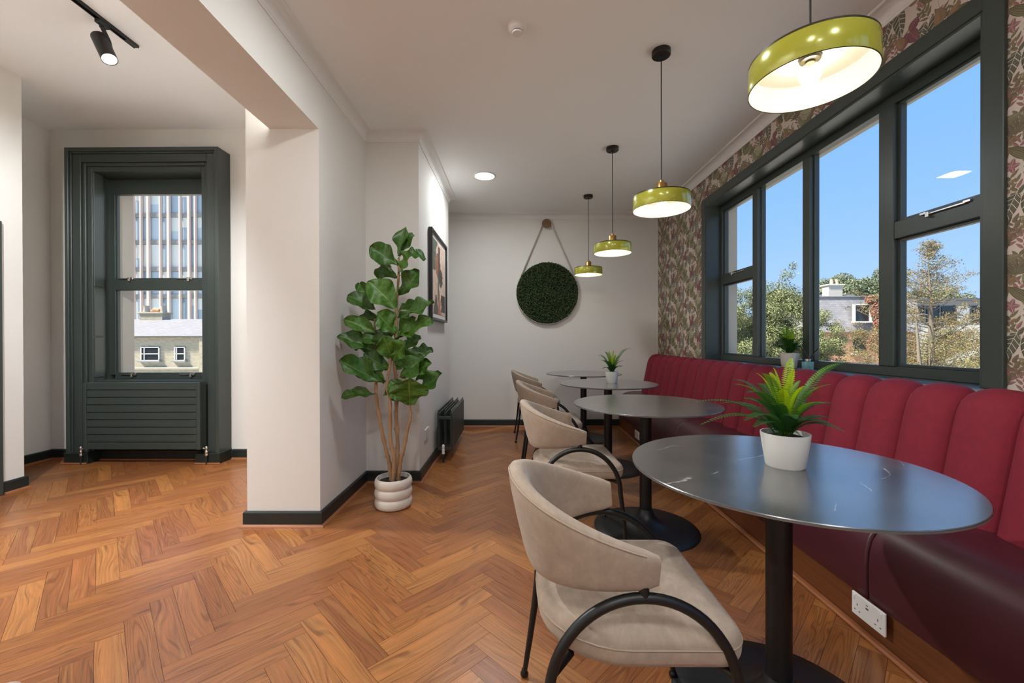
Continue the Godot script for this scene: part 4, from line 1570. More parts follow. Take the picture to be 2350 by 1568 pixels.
func picture() -> void:
	var d0 := 3.70
	var d1 := 4.52
	var y0 := 1.322
	var y1 := 2.142
	var t := thing("framed_print", "square black-framed abstract print in rust, black and blush on the white wall", "picture", P(XP, y0, (d0 + d1) / 2))
	var h := (d1 - d0) / 2
	var ht := y1 - y0
	var bars := [[-h, -h + 0.022, 0.0, ht], [h - 0.022, h, 0.0, ht], [-h + 0.022, h - 0.022, 0.0, 0.022], [-h + 0.022, h - 0.022, ht - 0.022, ht]]
	for q in bars:
		var b := MB.new()
		b.box(Vector3(0.020, (q[2] + q[3]) / 2, (q[0] + q[1]) / 2), Vector3(0.034, q[3] - q[2], q[1] - q[0]), 0.002)
		part(b, "frame_bar", M.frame_black, t)
	var mb := MB.new()
	mb.box(Vector3(0.012, ht / 2, 0), Vector3(0.012, ht - 0.042, 2 * h - 0.042))
	part(mb, "mount", M.mount_board, t)
	# the print: loose brushed shapes
	var n := 256
	var im := Image.create(n, n, false, Image.FORMAT_RGB8)
	for y in n:
		for x in n:
			var u := x / 255.0
			var v := y / 255.0
			var wob := noise.get_noise_2d(x / 30.0 + 200.0, y / 30.0) * 0.06 + noise.get_noise_2d(x / 9.0, y / 60.0 + 30.0) * 0.02
			var c := Color(0.84, 0.75, 0.68).lerp(Color(0.78, 0.62, 0.53), clampf(noise.get_noise_2d(x / 60.0, y / 60.0 + 77.0) + 0.2, 0, 1))
			if v < 0.42 and u < 0.36 + wob * 2.0 - v * 0.3:
				c = Color(0.34, 0.37, 0.30)
			if Vector2((u - 0.42 + wob) / 0.17, (v - 0.32) / 0.17).length() < 1.0:
				c = Color(0.62, 0.36, 0.25)
			if absf(u - 0.52 + wob) < 0.07 and v > 0.04 and v < 0.55:
				c = Color(0.30, 0.22, 0.18)
			if Vector2((u - 0.62 - wob) / 0.18, (v - 0.47) / 0.13).length() < 1.0:
				c = Color(0.20, 0.19, 0.16)
			if absf(u - 0.46 - wob - (v - 0.6) * 0.15) < 0.05 and v > 0.45 and v < 0.86:
				c = Color(0.40, 0.36, 0.27)
			if v > 0.74 and absf(u - 0.30 + wob) < 0.20 * (v - 0.66) / 0.34:
				c = Color(0.32, 0.31, 0.27)
			if v > 0.70 and absf(u - 0.56 + wob) < 0.14 * (v - 0.66) / 0.34:
				c = Color(0.72, 0.38, 0.25)
			if v > 0.70 and absf(u - 0.84 - wob) < 0.17 and v < 0.95:
				c = Color(0.19, 0.17, 0.15)
			if absf(u - 0.62 - wob * 2.0 - (v - 0.8) * 0.2) < 0.012 and v > 0.55:
				c = Color(0.90, 0.84, 0.78)
			im.set_pixel(x, y, c)
	mat("art_print", 1, 1, 1, 0.7, {"albedo_texture": tex(im)})
	var pb := MB.new()
	var a := h - 0.062
	# seen from the room, its left edge is the nearer one
	pb.face([Vector3(0.0195, 0.062, a), Vector3(0.0195, 0.062, -a), Vector3(0.0195, ht - 0.062, -a), Vector3(0.0195, ht - 0.062, a)], Vector3(1, 0, 0), [Vector2(0, 1), Vector2(1, 1), Vector2(1, 0), Vector2(0, 0)])
	part(pb, "print", M.art_print, t)
	var gb := MB.new()
	gb.box(Vector3(0.027, ht / 2, 0), Vector3(0.002, ht - 0.044, 2 * h - 0.044))
	part(gb, "glazing", M.pane, t)


func valve(parent: Node3D, at: Vector3, white: bool) -> void:
	var v := MB.new()
	v.lathe([Vector2(0, 0.0), Vector2(0.008, 0.0), Vector2(0.008, 0.085), Vector2(0, 0.085)], 12, at)
	part(v, "pipe", M.skirting_paint, parent)
	var b := MB.new()
	b.lathe([Vector2(0, 0.08), Vector2(0.013, 0.08), Vector2(0.015, 0.09), Vector2(0.011, 0.10), Vector2(0.015, 0.11), Vector2(0.013, 0.125), Vector2(0.009, 0.13), Vector2(0.014, 0.14), Vector2(0.013, 0.16), Vector2(0.006, 0.168), Vector2(0, 0.168)], 14, at)
	part(b, "valve", M.white_plastic if white else M.old_nickel, parent)


func radiators() -> void:
	var t := thing("panel_radiator", "dark green panel radiator with horizontal boards below the sash window", "radiator", P(-3.40, 0, 3.79))
	# local: x across, z towards the room
	var w := 0.535
	var lo := 0.145
	var hi := 0.757
	var cs := MB.new()
	cs.box(Vector3(0, (lo + hi) / 2, -0.012), Vector3(w * 2, hi - lo, 0.03), 0.003)
	part(cs, "casing", M.green_paint, t)
	for s in [-1.0, 1.0]:
		var e := MB.new()
		e.box(Vector3(s * (w - 0.016), (lo + hi) / 2, -0.02), Vector3(0.032, hi - lo, 0.085), 0.003)
		part(e, "end_panel", M.green_paint, t)
	var n := 9
	for k in n:
		var b := MB.new()
		var p := (hi - lo) / n
		b.box(Vector3(0, lo + p * (k + 0.5), 0.010), Vector3(w * 2 - 0.068, p - 0.005, 0.02), 0.003)
		part(b, "board", M.green_paint, t)
	valve(t, Vector3(-w - 0.06, 0, -0.02), false)
	valve(t, Vector3(w + 0.03, 0, -0.02), false)
	var tl := MB.new()
	tl.tube([Vector3(w + 0.03, 0.14, -0.02), Vector3(w - 0.02, 0.155, -0.02)], 0.008)
	tl.tube([Vector3(-w - 0.06, 0.14, -0.02), Vector3(-w + 0.02, 0.155, -0.02)], 0.008)
	part(tl, "tail_pipe", M.old_nickel, t)
	for s in [-0.3, 0.3]:
		var br := MB.new()
		br.box(Vector3(s, 0.45, -0.09), Vector3(0.03, 0.3, 0.13), 0.002)
		part(br, "bracket", M.green_paint, t)
	# column radiator on the picture wall
	var c := thing("column_radiator", "dark green double radiator with upright ribs on the wall below the print", "radiator", P(XP, 0, 3.925))
	# local: x out from the wall, -z along it
	var y0 := 0.09
	var y1 := 0.478
	var ln := 0.90
	for q in [[0.045, 0.016], [0.105, 0.012], [0.162, 0.016]]:
		var b := MB.new()
		b.box(Vector3(q[0], (y0 + y1) / 2, -ln / 2), Vector3(q[1] * 0.6, y1 - y0, ln), 0.003)
		var pn := part(b, "panel", M.green_paint, c)
		for k in 18:
			var rb := MB.new()
			var z := -0.025 - k * 0.05
			rb.box(Vector3(q[0], (y0 + y1) / 2 - 0.008, z), Vector3(q[1] + 0.010, y1 - y0 - 0.03, 0.030), 0.006)
			part(rb, "rib", M.green_paint, pn)
	for y in [0.405, 0.115]:
		var e := MB.new()
		e.box(Vector3(0.104, y, 0.0), Vector3(0.125, 0.028, 0.022), 0.003)
		e.box(Vector3(0.104, y, -ln), Vector3(0.125, 0.028, 0.022), 0.003)
		part(e, "header", M.green_paint, c)
	for z in [-0.2, -0.7]:
		var br := MB.new()
		br.box(Vector3(0.02, 0.3, z), Vector3(0.045, 0.25, 0.03), 0.002)
		part(br, "bracket", M.green_paint, c)
	valve(c, Vector3(0.10, 0, 0.055), true)
	var tp := MB.new()
	tp.tube([Vector3(0.10, 0.12, 0.055), Vector3(0.10, 0.115, 0.0)], 0.008)
	part(tp, "tail_pipe", M.old_nickel, c)


func socket_plate(label: String, at: Vector3, turn: float, usb: bool) -> void:
	# local: faces +z, 148 x 86 mm
	var t := thing("wall_socket", label, "socket", at, turn)
	var b := MB.new()
	b.box(Vector3(0, 0, 0.005), Vector3(0.148, 0.086, 0.010), 0.003)
	part(b, "plate", M.white_plastic, t)
	for s in [-1.0, 1.0]:
		var k := MB.new()
		k.box(Vector3(s * 0.046, 0.002, 0.0101), Vector3(0.003, 0.009, 0.0006))
		k.box(Vector3(s * 0.046 - 0.011, -0.020, 0.0101), Vector3(0.007, 0.003, 0.0006))
		k.box(Vector3(s * 0.046 + 0.011, -0.020, 0.0101), Vector3(0.007, 0.003, 0.0006))
		part(k, "pin_holes", M.dark_slot, t)
		var r := MB.new()
		r.box(Vector3(s * 0.060, 0.027, 0.011), Vector3(0.009, 0.017, 0.004), 0.0015)
		part(r, "rocker", M.white_plastic, t)
	if usb:
		var u := MB.new()
		u.box(Vector3(0, 0.018, 0.0102), Vector3(0.018, 0.026, 0.0006))
		part(u, "usb_surround", M.mount_board, t)
		var h := MB.new()
		h.box(Vector3(0, 0.013, 0.0106), Vector3(0.012, 0.005, 0.0006))
		h.box(Vector3(0, 0.026, 0.0106), Vector3(0.008, 0.003, 0.0006))
		part(h, "usb_ports", M.dark_slot, t)


func sockets() -> void:
	socket_plate("white double wall socket low on the wall beside the column radiator", P(XP, 0.335, 3.60), PI / 2, false)
	socket_plate("white double socket with charging ports on the banquette plinth, nearest the camera", P(1.3335, 0.105, 1.583), -PI / 2, true)
	socket_plate("white socket on the banquette plinth, under the farthest tables", P(1.3335, 0.095, 4.58), -PI / 2, false)


func frond(base: Vector3, tip: Vector3, wmax: float) -> ArrayMesh:
	var b := MB.new()
	var flat := Vector3(tip.x - base.x, 0, tip.z - base.z)
	var ctrl := base + flat * 0.30 + Vector3.UP * (maxf(tip.y - base.y, 0.05) * 0.75 + flat.length() * 0.28)
	var pts := []
	var n := 34
	for k in n + 1:
		var f := float(k) / n
		pts.append(base.lerp(ctrl, f).lerp(ctrl.lerp(tip, f), f))
	var rad := []
	for k in n + 1:
		rad.append(lerpf(0.0016, 0.0005, float(k) / n))
	b.tube(pts, rad, 5)
	for k in range(3, n + 1):
		for half in 1:
			var f := (k + half * 0.5) / n
			if f > 1.0:
				continue
			var i := mini(k, n - 1)
			var p: Vector3 = pts[i].lerp(pts[i + 1], half * 0.5)
			var dir: Vector3 = (pts[mini(i + 1, n)] - pts[i - 1]).normalized()
			var side := dir.cross(Vector3.UP)
			if side.length() < 0.15:
				side = Vector3(1, 0, 0.3)
			side = side.normalized()
			var up := side.cross(dir).normalized()
			var w := wmax * pow(sin(PI * clampf(f * 0.86 + 0.12, 0.0, 1.0)), 0.7)
			for s in [-1.0, 1.0]:
				var o: Vector3 = (side * s + dir * 0.30 + up * 0.22).normalized()
				var e: Vector3 = p + o * w + Vector3.DOWN * w * 0.12
				var m: Vector3 = p + o * w * 0.55 + up * w * 0.05
				var hw: Vector3 = dir * 0.0023 * (0.6 + w / wmax * 0.5)
				b.face([p - hw * 0.6, m - hw, e, m + hw, p + hw * 0.6], up)
	return b.mesh()


const FRONDS := [[-0.274, 0.030, 0.03, 0], [-0.253, 0.08, -0.08, 0], [-0.171, 0.136, 0.10, 0], [-0.155, 0.149, 0.0, 1], [-0.105, 0.155, -0.1, 0], [-0.096, 0.187, 0.05, 1], [-0.071, 0.182, -0.03, 2], [-0.01, 0.181, -0.06, 2], [0.007, 0.196, 0.03, 2], [0.052, 0.227, -0.05, 2], [0.071, 0.158, 0.09, 1], [0.151, 0.213, 0.02, 1], [0.248, 0.211, -0.06, 0], [0.146, 0.069, -0.12, 0], [0.088, 0.03, 0.12, 0], [-0.06, 0.07, 0.14, 0], [0.03, 0.11, 0.12, 1], [-0.19, 0.06, 0.12, 0], [0.2, 0.11, -0.15, 0], [-0.1, 0.06, -0.2, 0], [0.03, 0.13, -0.2, 0], [-0.045, 0.14, 0.06, 2], [0.025, 0.15, 0.05, 2], [0.10, 0.10, 0.06, 0], [-0.03, 0.20, -0.01, 2], [-0.13, 0.03, 0.06, 0], [0.12, 0.05, 0.02, 0], [0.06, 0.05, 0.10, 0], [-0.09, 0.10, 0.09, 0], [0.0, 0.08, -0.10, 0], [-0.10, 0.10, -0.05, 1], [0.10, 0.14, -0.04, 1], [0.045, 0.16, 0.0, 1], [-0.14, 0.11, 0.04, 0], [-0.03, 0.06, 0.10, 0]]

func ferns() -> void:
	var src := thing("potted_fern", "largest potted fern, in a white pot on the nearest table", "plant", P(0.823, 0.75, 1.283), 0.0, "potted ferns")
	var b := MB.new()
	b.lathe([Vector2(0, 0), Vector2(0.050, 0), Vector2(0.053, 0.004), Vector2(0.0665, 0.098), Vector2(0.0665, 0.102), Vector2(0.0635, 0.102), Vector2(0.062, 0.088), Vector2(0, 0.088)], 40)
	part(b, "pot", M.pot_white, src)
	var s := MB.new()
	s.lathe([Vector2(0, 0.086), Vector2(0.0615, 0.088), Vector2(0.03, 0.096), Vector2(0, 0.098)], 20)
	part(s, "soil", M.soil, src)
	var mats := [M.frond_dark, M.frond_mid, M.frond_young]
	for k in FRONDS.size():
		var q: Array = FRONDS[k]
		var base := Vector3(q[0] * 0.10, 0.094, q[2] * 0.10)
		put(frond(base, Vector3(q[0], 0.1 + q[1], q[2]), 0.026 if q[3] == 0 else 0.021), "frond", mats[q[3]], src)
	var a := copy_of(src, "potted_fern", "small potted fern in a white pot on the third table", P(0.868, 0.75, 3.77), 0.2)
	a.scale = Vector3(0.88, 0.98, 0.88)
	var c := copy_of(src, "potted_fern", "potted fern in a white pot on the window sill", P(1.925, 0.94, 2.955), 0.35)
	c.scale = Vector3(0.88, 0.98, 0.88)
	for o in [a, c]:
		for k in ([0, 1, 9, 13, 14, 17, 18, 19, 20, 2] if o == a else [1, 2, 10, 11, 12, 13, 17, 18, 19, 20, 9]):
			var nm: String = "frond" if k == 0 else "frond%d" % (k + 1)
			var f: Node = o.get_node_or_null(nm)
			if f:
				f.free()
	# reed diffuser on the sill
	var t := thing("reed_diffuser", "teal glass reed diffuser with black reeds on the window sill", "diffuser", P(1.905, 0.94, 2.74))
	var gl := MB.new()
	gl.lathe([Vector2(0, 0), Vector2(0.031, 0), Vector2(0.033, 0.003), Vector2(0.033, 0.046), Vector2(0.030, 0.05), Vector2(0.014, 0.052), Vector2(0.013, 0.062)], 28)
	part(gl, "bottle", M.diffuser_glass, t)
	var nk := MB.new()
	nk.lathe([Vector2(0.0135, 0.054), Vector2(0.0155, 0.055), Vector2(0.0155, 0.068), Vector2(0.012, 0.068)], 20)
	part(nk, "collar", M.chrome, t)
	for q in [[-0.055, 0.155, 0.01], [-0.03, 0.165, -0.01], [0.065, 0.135, 0.0], [0.07, 0.14, 0.006], [0.074, 0.137, -0.005]]:
		var r := MB.new()
		r.tube([Vector3(-q[0] * 0.25, 0.006, 0), Vector3(q[0] * 0.1, 0.065, 0), Vector3(q[0], q[1], q[2])], 0.0022, 6)
		part(r, "reed", M.gloss_black, t)


const GROUND := -8.5

func leaf_cloud(parent: Node3D, blobs: Array, count: int, size: float, cols: Array, sd: int, shell := 0.55) -> void:
	# blobs: [centre, radii, weight]
	var lm := MB.new()
	lm.face([Vector3(-0.45, 0, 0), Vector3(0, 0.08, -0.9), Vector3(0.45, 0, 0), Vector3(0, 0.12, 0.9)], Vector3.UP)
	var mesh := lm.mesh()
	mesh.surface_set_material(0, M.tree_leaf)
	var mm := MultiMesh.new()
	mm.transform_format = MultiMesh.TRANSFORM_3D
	mm.use_colors = true
	mm.mesh = mesh
	mm.instance_count = count
	var g := RandomNumberGenerator.new()
	g.seed = sd
	var total := 0.0
	for q in blobs:
		total += q[2]
	for i in count:
		var pick := g.randf() * total
		var bl: Array = blobs[0]
		for q in blobs:
			pick -= q[2]
			if pick <= 0.0:
				bl = q
				break
		var u := Vector3(g.randfn(), g.randfn(), g.randfn()).normalized()
		var p: Vector3 = bl[0] + u * bl[1] * lerpf(shell, 1.0, sqrt(g.randf()))
		var up := (u + Vector3(g.randf_range(-1, 1), g.randf_range(-0.6, 1.2), g.randf_range(-1, 1))).normalized()
		var xx := Vector3(g.randf_range(-1, 1), g.randf_range(-1, 1), g.randf_range(-1, 1)).cross(up).normalized()
		var s := size * g.randf_range(0.6, 1.4)
		mm.set_instance_transform(i, Transform3D(Basis(xx * s, up * s, xx.cross(up) * s), p))
		var c: Color = cols[g.randi() % cols.size()]
		mm.set_instance_color(i, c * g.randf_range(0.75, 1.2))
	var mi := MultiMeshInstance3D.new()
	mi.name = "foliage"
	mi.multimesh = mm
	mi.material_override = M.tree_leaf
	mi.set_meta("kind", "stuff")
	parent.add_child(mi)


func crown(c: Vector3, r: Vector3, lumps: int, lump: float, sd: int) -> Array:
	var g := RandomNumberGenerator.new()
	g.seed = sd
	var out := []
	for k in lumps:
		var u := Vector3(g.randfn(), g.randfn(), g.randfn()).normalized() * pow(g.randf(), 0.4)
		var s := lump * g.randf_range(0.6, 1.3)
		out.append([c + u * r, Vector3(s, s * 0.75, s), s * s])
	return out


func trunk_of(parent: Node3D, h: float, r: float, m: Material, lean := Vector3.ZERO) -> void:
	var b := MB.new()
	b.tube(spline([Vector3.ZERO, Vector3(0.05, h * 0.35, 0.02), Vector3(-0.04, h * 0.7, 0) + lean * 0.6, Vector3(0, h, 0) + lean], 5), [r * 1.2, r * 1.1, r, r, r * 0.95, r * 0.9, r * 0.85, r * 0.8, r * 0.75, r * 0.7, r * 0.6, r * 0.5, r * 0.4, r * 0.3, r * 0.2, r * 0.1], 9)
	part(b, "trunk", m, parent)


func outside_right() -> void:
	mat("tree_leaf", 1, 1, 1, 0.7, {"vertex_color_use_as_albedo": true, "backlight_enabled": true, "backlight": Color(0.3, 0.3, 0.2)})
	mat("tree_bark", 0.45, 0.42, 0.38, 0.95)
	mat("slate_roof", 0.60, 0.60, 0.62, 0.8)
	mat("brick_red", 0.66, 0.48, 0.38, 0.9)
	mat("brick_buff", 0.74, 0.70, 0.60, 0.9)
	mat("render_white", 0.72, 0.71, 0.68, 0.8)
	mat("grey_cladding", 0.55, 0.56, 0.57, 0.7)
	mat("dark_glass", 0.16, 0.18, 0.20, 0.12)
	mat("white_frame", 0.86, 0.86, 0.85, 0.6)
	mat("lead_grey", 0.33, 0.34, 0.36, 0.7)
	mat("paving", 0.74, 0.73, 0.70, 0.95)
	# slates and bricks too small to tell apart from the room
	for q in [["slate_roof", 0.16, 0.30, Color(0.55, 0.55, 0.57), Color(0.48, 0.48, 0.50)], ["brick_red", 0.075, 0.225, Color(0.66, 0.47, 0.37), Color(0.72, 0.64, 0.57)], ["brick_buff", 0.075, 0.225, Color(0.68, 0.65, 0.57), Color(0.63, 0.61, 0.55)]]:
		var im := Image.create(256, 256, false, Image.FORMAT_RGB8)
		var g := RandomNumberGenerator.new()
		g.seed = 40
		var rows := 16
		var cols := 8
		for r in rows:
			for c in cols + 1:
				var tone: Color = q[3] * g.randf_range(0.93, 1.06)
				tone.a = 1.0
				var x0 := c * 32 - (16 if r % 2 else 0)
				im.fill_rect(Rect2i(x0, r * 16, 32, 16).intersection(Rect2i(0, 0, 256, 256)), tone)
				im.fill_rect(Rect2i(x0, r * 16, 2, 16).intersection(Rect2i(0, 0, 256, 256)), q[4])
			im.fill_rect(Rect2i(0, r * 16, 256, 2), q[4])
		M[q[0]].albedo_texture = tex(im)
		M[q[0]].albedo_color = Color.WHITE
		M[q[0]].uv1_scale = Vector3(1.0 / (q[2] * 8.0), 1.0 / (q[1] * 16.0), 1.0)
	var gb := MB.new()
	gb.box(Vector3(20, GROUND - 0.2, -60), Vector3(260, 0.4, 200))
	var go := part(gb, "street_ground", M.paving, self)
	go.set_meta("kind", "structure")

	var green := [Color(0.12, 0.145, 0.055), Color(0.155, 0.175, 0.075), Color(0.19, 0.20, 0.10), Color(0.09, 0.115, 0.05)]
	var light := [Color(0.18, 0.21, 0.085), Color(0.235, 0.25, 0.12), Color(0.145, 0.18, 0.07)]
	var pine := [Color(0.12, 0.15, 0.085), Color(0.17, 0.20, 0.11), Color(0.09, 0.12, 0.07)]
	var autumn := [Color(0.149, 0.132, 0.056), Color(0.186, 0.132, 0.050), Color(0.205, 0.145, 0.056), Color(0.124, 0.132, 0.053), Color(0.149, 0.158, 0.062), Color(0.223, 0.198, 0.068), Color(0.099, 0.086, 0.050), Color(0.248, 0.112, 0.043)]

	# leafy trees seen through the far lights
	var t1 := thing("garden_tree", "pale green bushy tree outside the farthest window light", "tree", P(8.8, GROUND, 16.2), 0.0, "garden trees outside the wide window")
	trunk_of(t1, 10.8, 0.2, M.tree_bark)
	var c1 := crown(Vector3(0, 9.45, 0), Vector3(1.2, 2.3, 1.2), 80, 0.45, 1)
	c1.append_array([[Vector3(-0.3, 11.3, 0), Vector3(0.4, 0.35, 0.4), 0.2], [Vector3(0.35, 11.4, 0), Vector3(0.35, 0.3, 0.3), 0.15]])
	leaf_cloud(t1, c1, 75000, 0.032, light + green, 1, 0.2)
	var t2 := thing("garden_tree", "tallest green tree outside, behind the sill fern", "tree", P(10.4, GROUND, 16.6), 0.0, "garden trees outside the wide window")
	trunk_of(t2, 12.0, 0.2, M.tree_bark)
	var cr := crown(Vector3(0, 9.45, 0), Vector3(1.1, 2.4, 1.2), 80, 0.45, 2)
	cr.append_array([[Vector3(0.1, 11.6, 0), Vector3(0.5, 0.4, 0.5), 0.20], [Vector3(0.25, 12.15, 0.1), Vector3(0.30, 0.28, 0.3), 0.07], [Vector3(0.5, 12.5, 0.1), Vector3(0.16, 0.22, 0.16), 0.025], [Vector3(-0.55, 11.75, 0.1), Vector3(0.28, 0.22, 0.3), 0.05], [Vector3(0.72, 11.55, 0), Vector3(0.34, 0.22, 0.3), 0.05], [Vector3(1.15, 10.8, 0), Vector3(0.35, 0.2, 0.4), 0.05]])
	leaf_cloud(t2, cr, 80000, 0.032, green + light, 2, 0.2)
	var t3 := thing("garden_tree", "small light green tree in front of the slate-roofed house", "tree", P(11.25, GROUND, 15.4), 0.0, "garden trees outside the wide window")
	trunk_of(t3, 9.8, 0.12, M.tree_bark)
	leaf_cloud(t3, crown(Vector3(0.0, 8.95, 0), Vector3(0.62, 1.9, 0.7), 46, 0.30, 3), 32000, 0.028, light, 3, 0.2)
	var t6 := thing("garden_tree", "dark green shrub low behind the trees left of the house", "tree", P(12.4, GROUND, 19.5), 0.0, "garden trees outside the wide window")
	trunk_of(t6, 7.0, 0.2, M.tree_bark)
	leaf_cloud(t6, crown(Vector3(-0.6, 8.2, 0), Vector3(2.6, 2.3, 1.2), 40, 0.7, 7), 52000, 0.045, green, 7, 0.2)

	# autumn tree close to the near light
	var t4 := thing("autumn_tree", "sparse autumn tree with rust and olive leaves outside the nearest light", "tree", P(8.98, GROUND, 9.1))
	var g := RandomNumberGenerator.new()
	g.seed = 19
	var tb := MB.new()
	tb.tube([Vector3(0.0, 0, 0), Vector3(0.02, 5, 0), Vector3(-0.02, 8.4, 0), Vector3(0.0, 9.8, 0), Vector3(-0.03, 10.6, 0), Vector3(-0.06, 11.2, 0), Vector3(-0.08, 11.8, 0)], [0.13, 0.11, 0.085, 0.05, 0.024, 0.011, 0.003], 9)
	part(tb, "trunk", M.tree_bark, t4)
	var tb2 := MB.new()
	tb2.tube([Vector3(-0.10, 0, 0.1), Vector3(-0.28, 5, 0.12), Vector3(-0.33, 8.8, 0.1), Vector3(-0.38, 10.2, 0.05)], [0.08, 0.07, 0.045, 0.01], 8)
	part(tb2, "trunk", M.tree_bark, t4)
	var blobs := []
	for k in 190:
		var h := g.randf_range(7.9, 11.7)
		var an := g.randf() * TAU
		var most := lerpf(1.45, 0.16, smoothstep(9.9, 11.75, h)) if h > 9.9 else lerpf(1.9, 1.45, (h - 7.9) / 2.0)
		var reach := most * g.randf_range(0.5, 1.12)
		var o := Vector3(cos(an), 0, sin(an))
		var a := Vector3(-0.02, h - reach * 0.35, 0)
		var e := a + o * reach + Vector3.UP * reach * g.randf_range(0.2, 0.55)
		var m := a.lerp(e, 0.5) + Vector3(g.randf_range(-0.06, 0.06), -0.06, g.randf_range(-0.06, 0.06))
		var b := MB.new()
		b.tube([a, m, e], [0.012, 0.007, 0.002], 5)
		part(b, "branch", M.tree_bark, t4)
		for j in 7:
			var f := 0.28 + 0.12 * j
			var thick := 1.0 if h < 10.5 else 0.3
			blobs.append([a.lerp(e, f) + Vector3(g.randf_range(-0.06, 0.06), g.randf_range(0, 0.06), g.randf_range(-0.06, 0.06)), Vector3(0.13, 0.07, 0.13), thick])
	leaf_cloud(t4, blobs, 60000, 0.0155, autumn, 4, 0.05)
	var t7 := thing("autumn_tree", "lower olive and rust tree between the house and the near light", "tree", P(9.05, GROUND, 10.6))
	trunk_of(t7, 9.6, 0.08, M.tree_bark)
	leaf_cloud(t7, crown(Vector3(-0.05, 8.5, 0), Vector3(0.5, 1.7, 0.6), 60, 0.2, 9), 26000, 0.015, autumn, 9, 0.1)
	var t8 := thing("autumn_tree", "broad yellow-green tree low outside the nearest light", "tree", P(13.8, GROUND, 12.5))
	trunk_of(t8, 8.5, 0.15, M.tree_bark)
	leaf_cloud(t8, crown(Vector3(0, 8.2, 0), Vector3(2.5, 1.8, 1.5), 80, 0.5, 11), 70000, 0.026, autumn + light, 11, 0.1)

	# pines on the skyline
	for q in [[43.0, 57.0, 18.6, 4.2, "flat-topped pine on the skyline behind the slate house"], [48.5, 58.0, 20.0, 5.0, "tallest dark pine on the skyline, behind the wide mullion"], [37.5, 56.0, 15.0, 2.6, "lower pine on the skyline behind the chimney"], [58.0, 58.0, 16.5, 4.5, "rounded dark tree on the skyline behind the autumn tree"]]:
		var t := thing("skyline_pine", q[4], "tree", P(q[0], GROUND, q[1]), 0.0, "trees on the skyline")
		trunk_of(t, q[2] * 0.92, 0.35, M.tree_bark)
		leaf_cloud(t, crown(Vector3(0, q[2] * 0.84, 0), Vector3(q[3], q[2] * 0.14, q[3] * 0.7), 30, 1.5, int(q[0])), 16000, 0.15, pine, int(q[0]))

	# house with a slate mansard
	var h := thing("slate_house", "grey slate mansard house with a dormer and brick lower wall", "building", P(26.0, GROUND, 32.0))
	var top := 4.40 - GROUND
	var eave := 1.72 - GROUND
	var b := MB.new()
	b.box(Vector3(0.85, eave / 2, -4.2), Vector3(7.9, eave, 8), 0.0)
	part(b, "brick_wall", M.brick_red, h)
	var rf := MB.new()
	var x0 := -3.25
	var x1 := 4.9
	rf.face([Vector3(x0, eave - 0.05, 0.05), Vector3(x1, eave - 0.05, 0.05), Vector3(x1, top, -0.55), Vector3(x0, top, -0.55)], Vector3(0, 0.2, 1))
	rf.face([Vector3(x0, top, -0.55), Vector3(x1, top, -0.55), Vector3(x1, top, -7.8), Vector3(x0, top, -7.8)], Vector3.UP)
	rf.face([Vector3(x0, eave - 0.05, 0.05), Vector3(x0, top, -0.55), Vector3(x0, top, -7.8), Vector3(x0, eave - 0.05, -8)], Vector3.LEFT)
	rf.face([Vector3(x1, eave - 0.05, 0.05), Vector3(x1, top, -0.55), Vector3(x1, top, -7.8), Vector3(x1, eave - 0.05, -8)], Vector3.RIGHT)
	rf.face([Vector3(x0, eave - 0.05, -8), Vector3(x1, eave - 0.05, -8), Vector3(x1, top, -7.8), Vector3(x0, top, -7.8)], Vector3.BACK * -1.0)
	part(rf, "roof", M.slate_roof, h)
	var rg := MB.new()
	rg.box(Vector3(0.82, top + 0.03, -0.52), Vector3(8.2, 0.06, 0.2), 0.01)
	part(rg, "ridge", M.grey_cladding, h)
	var pk := MB.new()
	pk.face([Vector3(-3.1, top, -2.0), Vector3(2.0, top, -2.0), Vector3(2.0, top + 0.45, -3.0), Vector3(-2.2, top + 0.45, -3.0)], Vector3(0, 1, 1))
	pk.box(Vector3(-0.2, top + 0.2, -4.0), Vector3(4.6, 0.5, 2.0))
	part(pk, "upper_roof", M.lead_grey, h)
	var ch := MB.new()
	ch.box(Vector3(-0.25, top + 0.55, -2.2), Vector3(1.15, 1.1, 0.7), 0.02)
	ch.box(Vector3(-0.25, top + 1.10, -2.2), Vector3(1.4, 0.12, 0.9), 0.02)
	var chm := part(ch, "chimney", M.render_white, h)
	var pt := MB.new()
	for k in 2:
		pt.lathe([Vector2(0.14, 0), Vector2(0.12, 0.42), Vector2(0.15, 0.5), Vector2(0.10, 0.5)], 12, Vector3(-0.3 + k * 0.4, top + 1.1, -2.2))
	part(pt, "chimney_pot", M.brick_buff, chm)
	var dw := MB.new()
	for q in [[-0.62, 0.12], [0.62, 0.12]]:
		dw.box(Vector3(0.27 + q[0], eave + 1.35, 0.10), Vector3(0.12, 1.36, 0.2), 0.01)
	dw.box(Vector3(0.27, eave + 0.70, 0.12), Vector3(1.5, 0.10, 0.26), 0.01)
	dw.box(Vector3(0.27, eave + 2.02, 0.10), Vector3(1.36, 0.08, 0.2), 0.01)
	var dmr := part(dw, "dormer_frame", M.white_frame, h)
	var dg := MB.new()
	dg.box(Vector3(0.27, eave + 1.36, 0.06), Vector3(1.12, 1.26, 0.04))
	part(dg, "dormer_glass", M.dark_glass, dmr)
	var lw := MB.new()
	lw.box(Vector3(0.3, eave - 1.12, -0.2), Vector3(0.95, 1.1, 0.1))
	part(lw, "lower_window", M.dark_glass, h)
	var sl := MB.new()
	sl.box(Vector3(0.3, eave - 1.74, -0.1), Vector3(1.3, 0.1, 0.3))
	part(sl, "window_sill", M.white_frame, h)
	var dp := MB.new()
	dp.tube([Vector3(2.9, eave + 2.6, 0.0), Vector3(3.2, eave - 1.0, 0.3), Vector3(3.2, eave - 6.0, 0.3)], 0.05, 6)
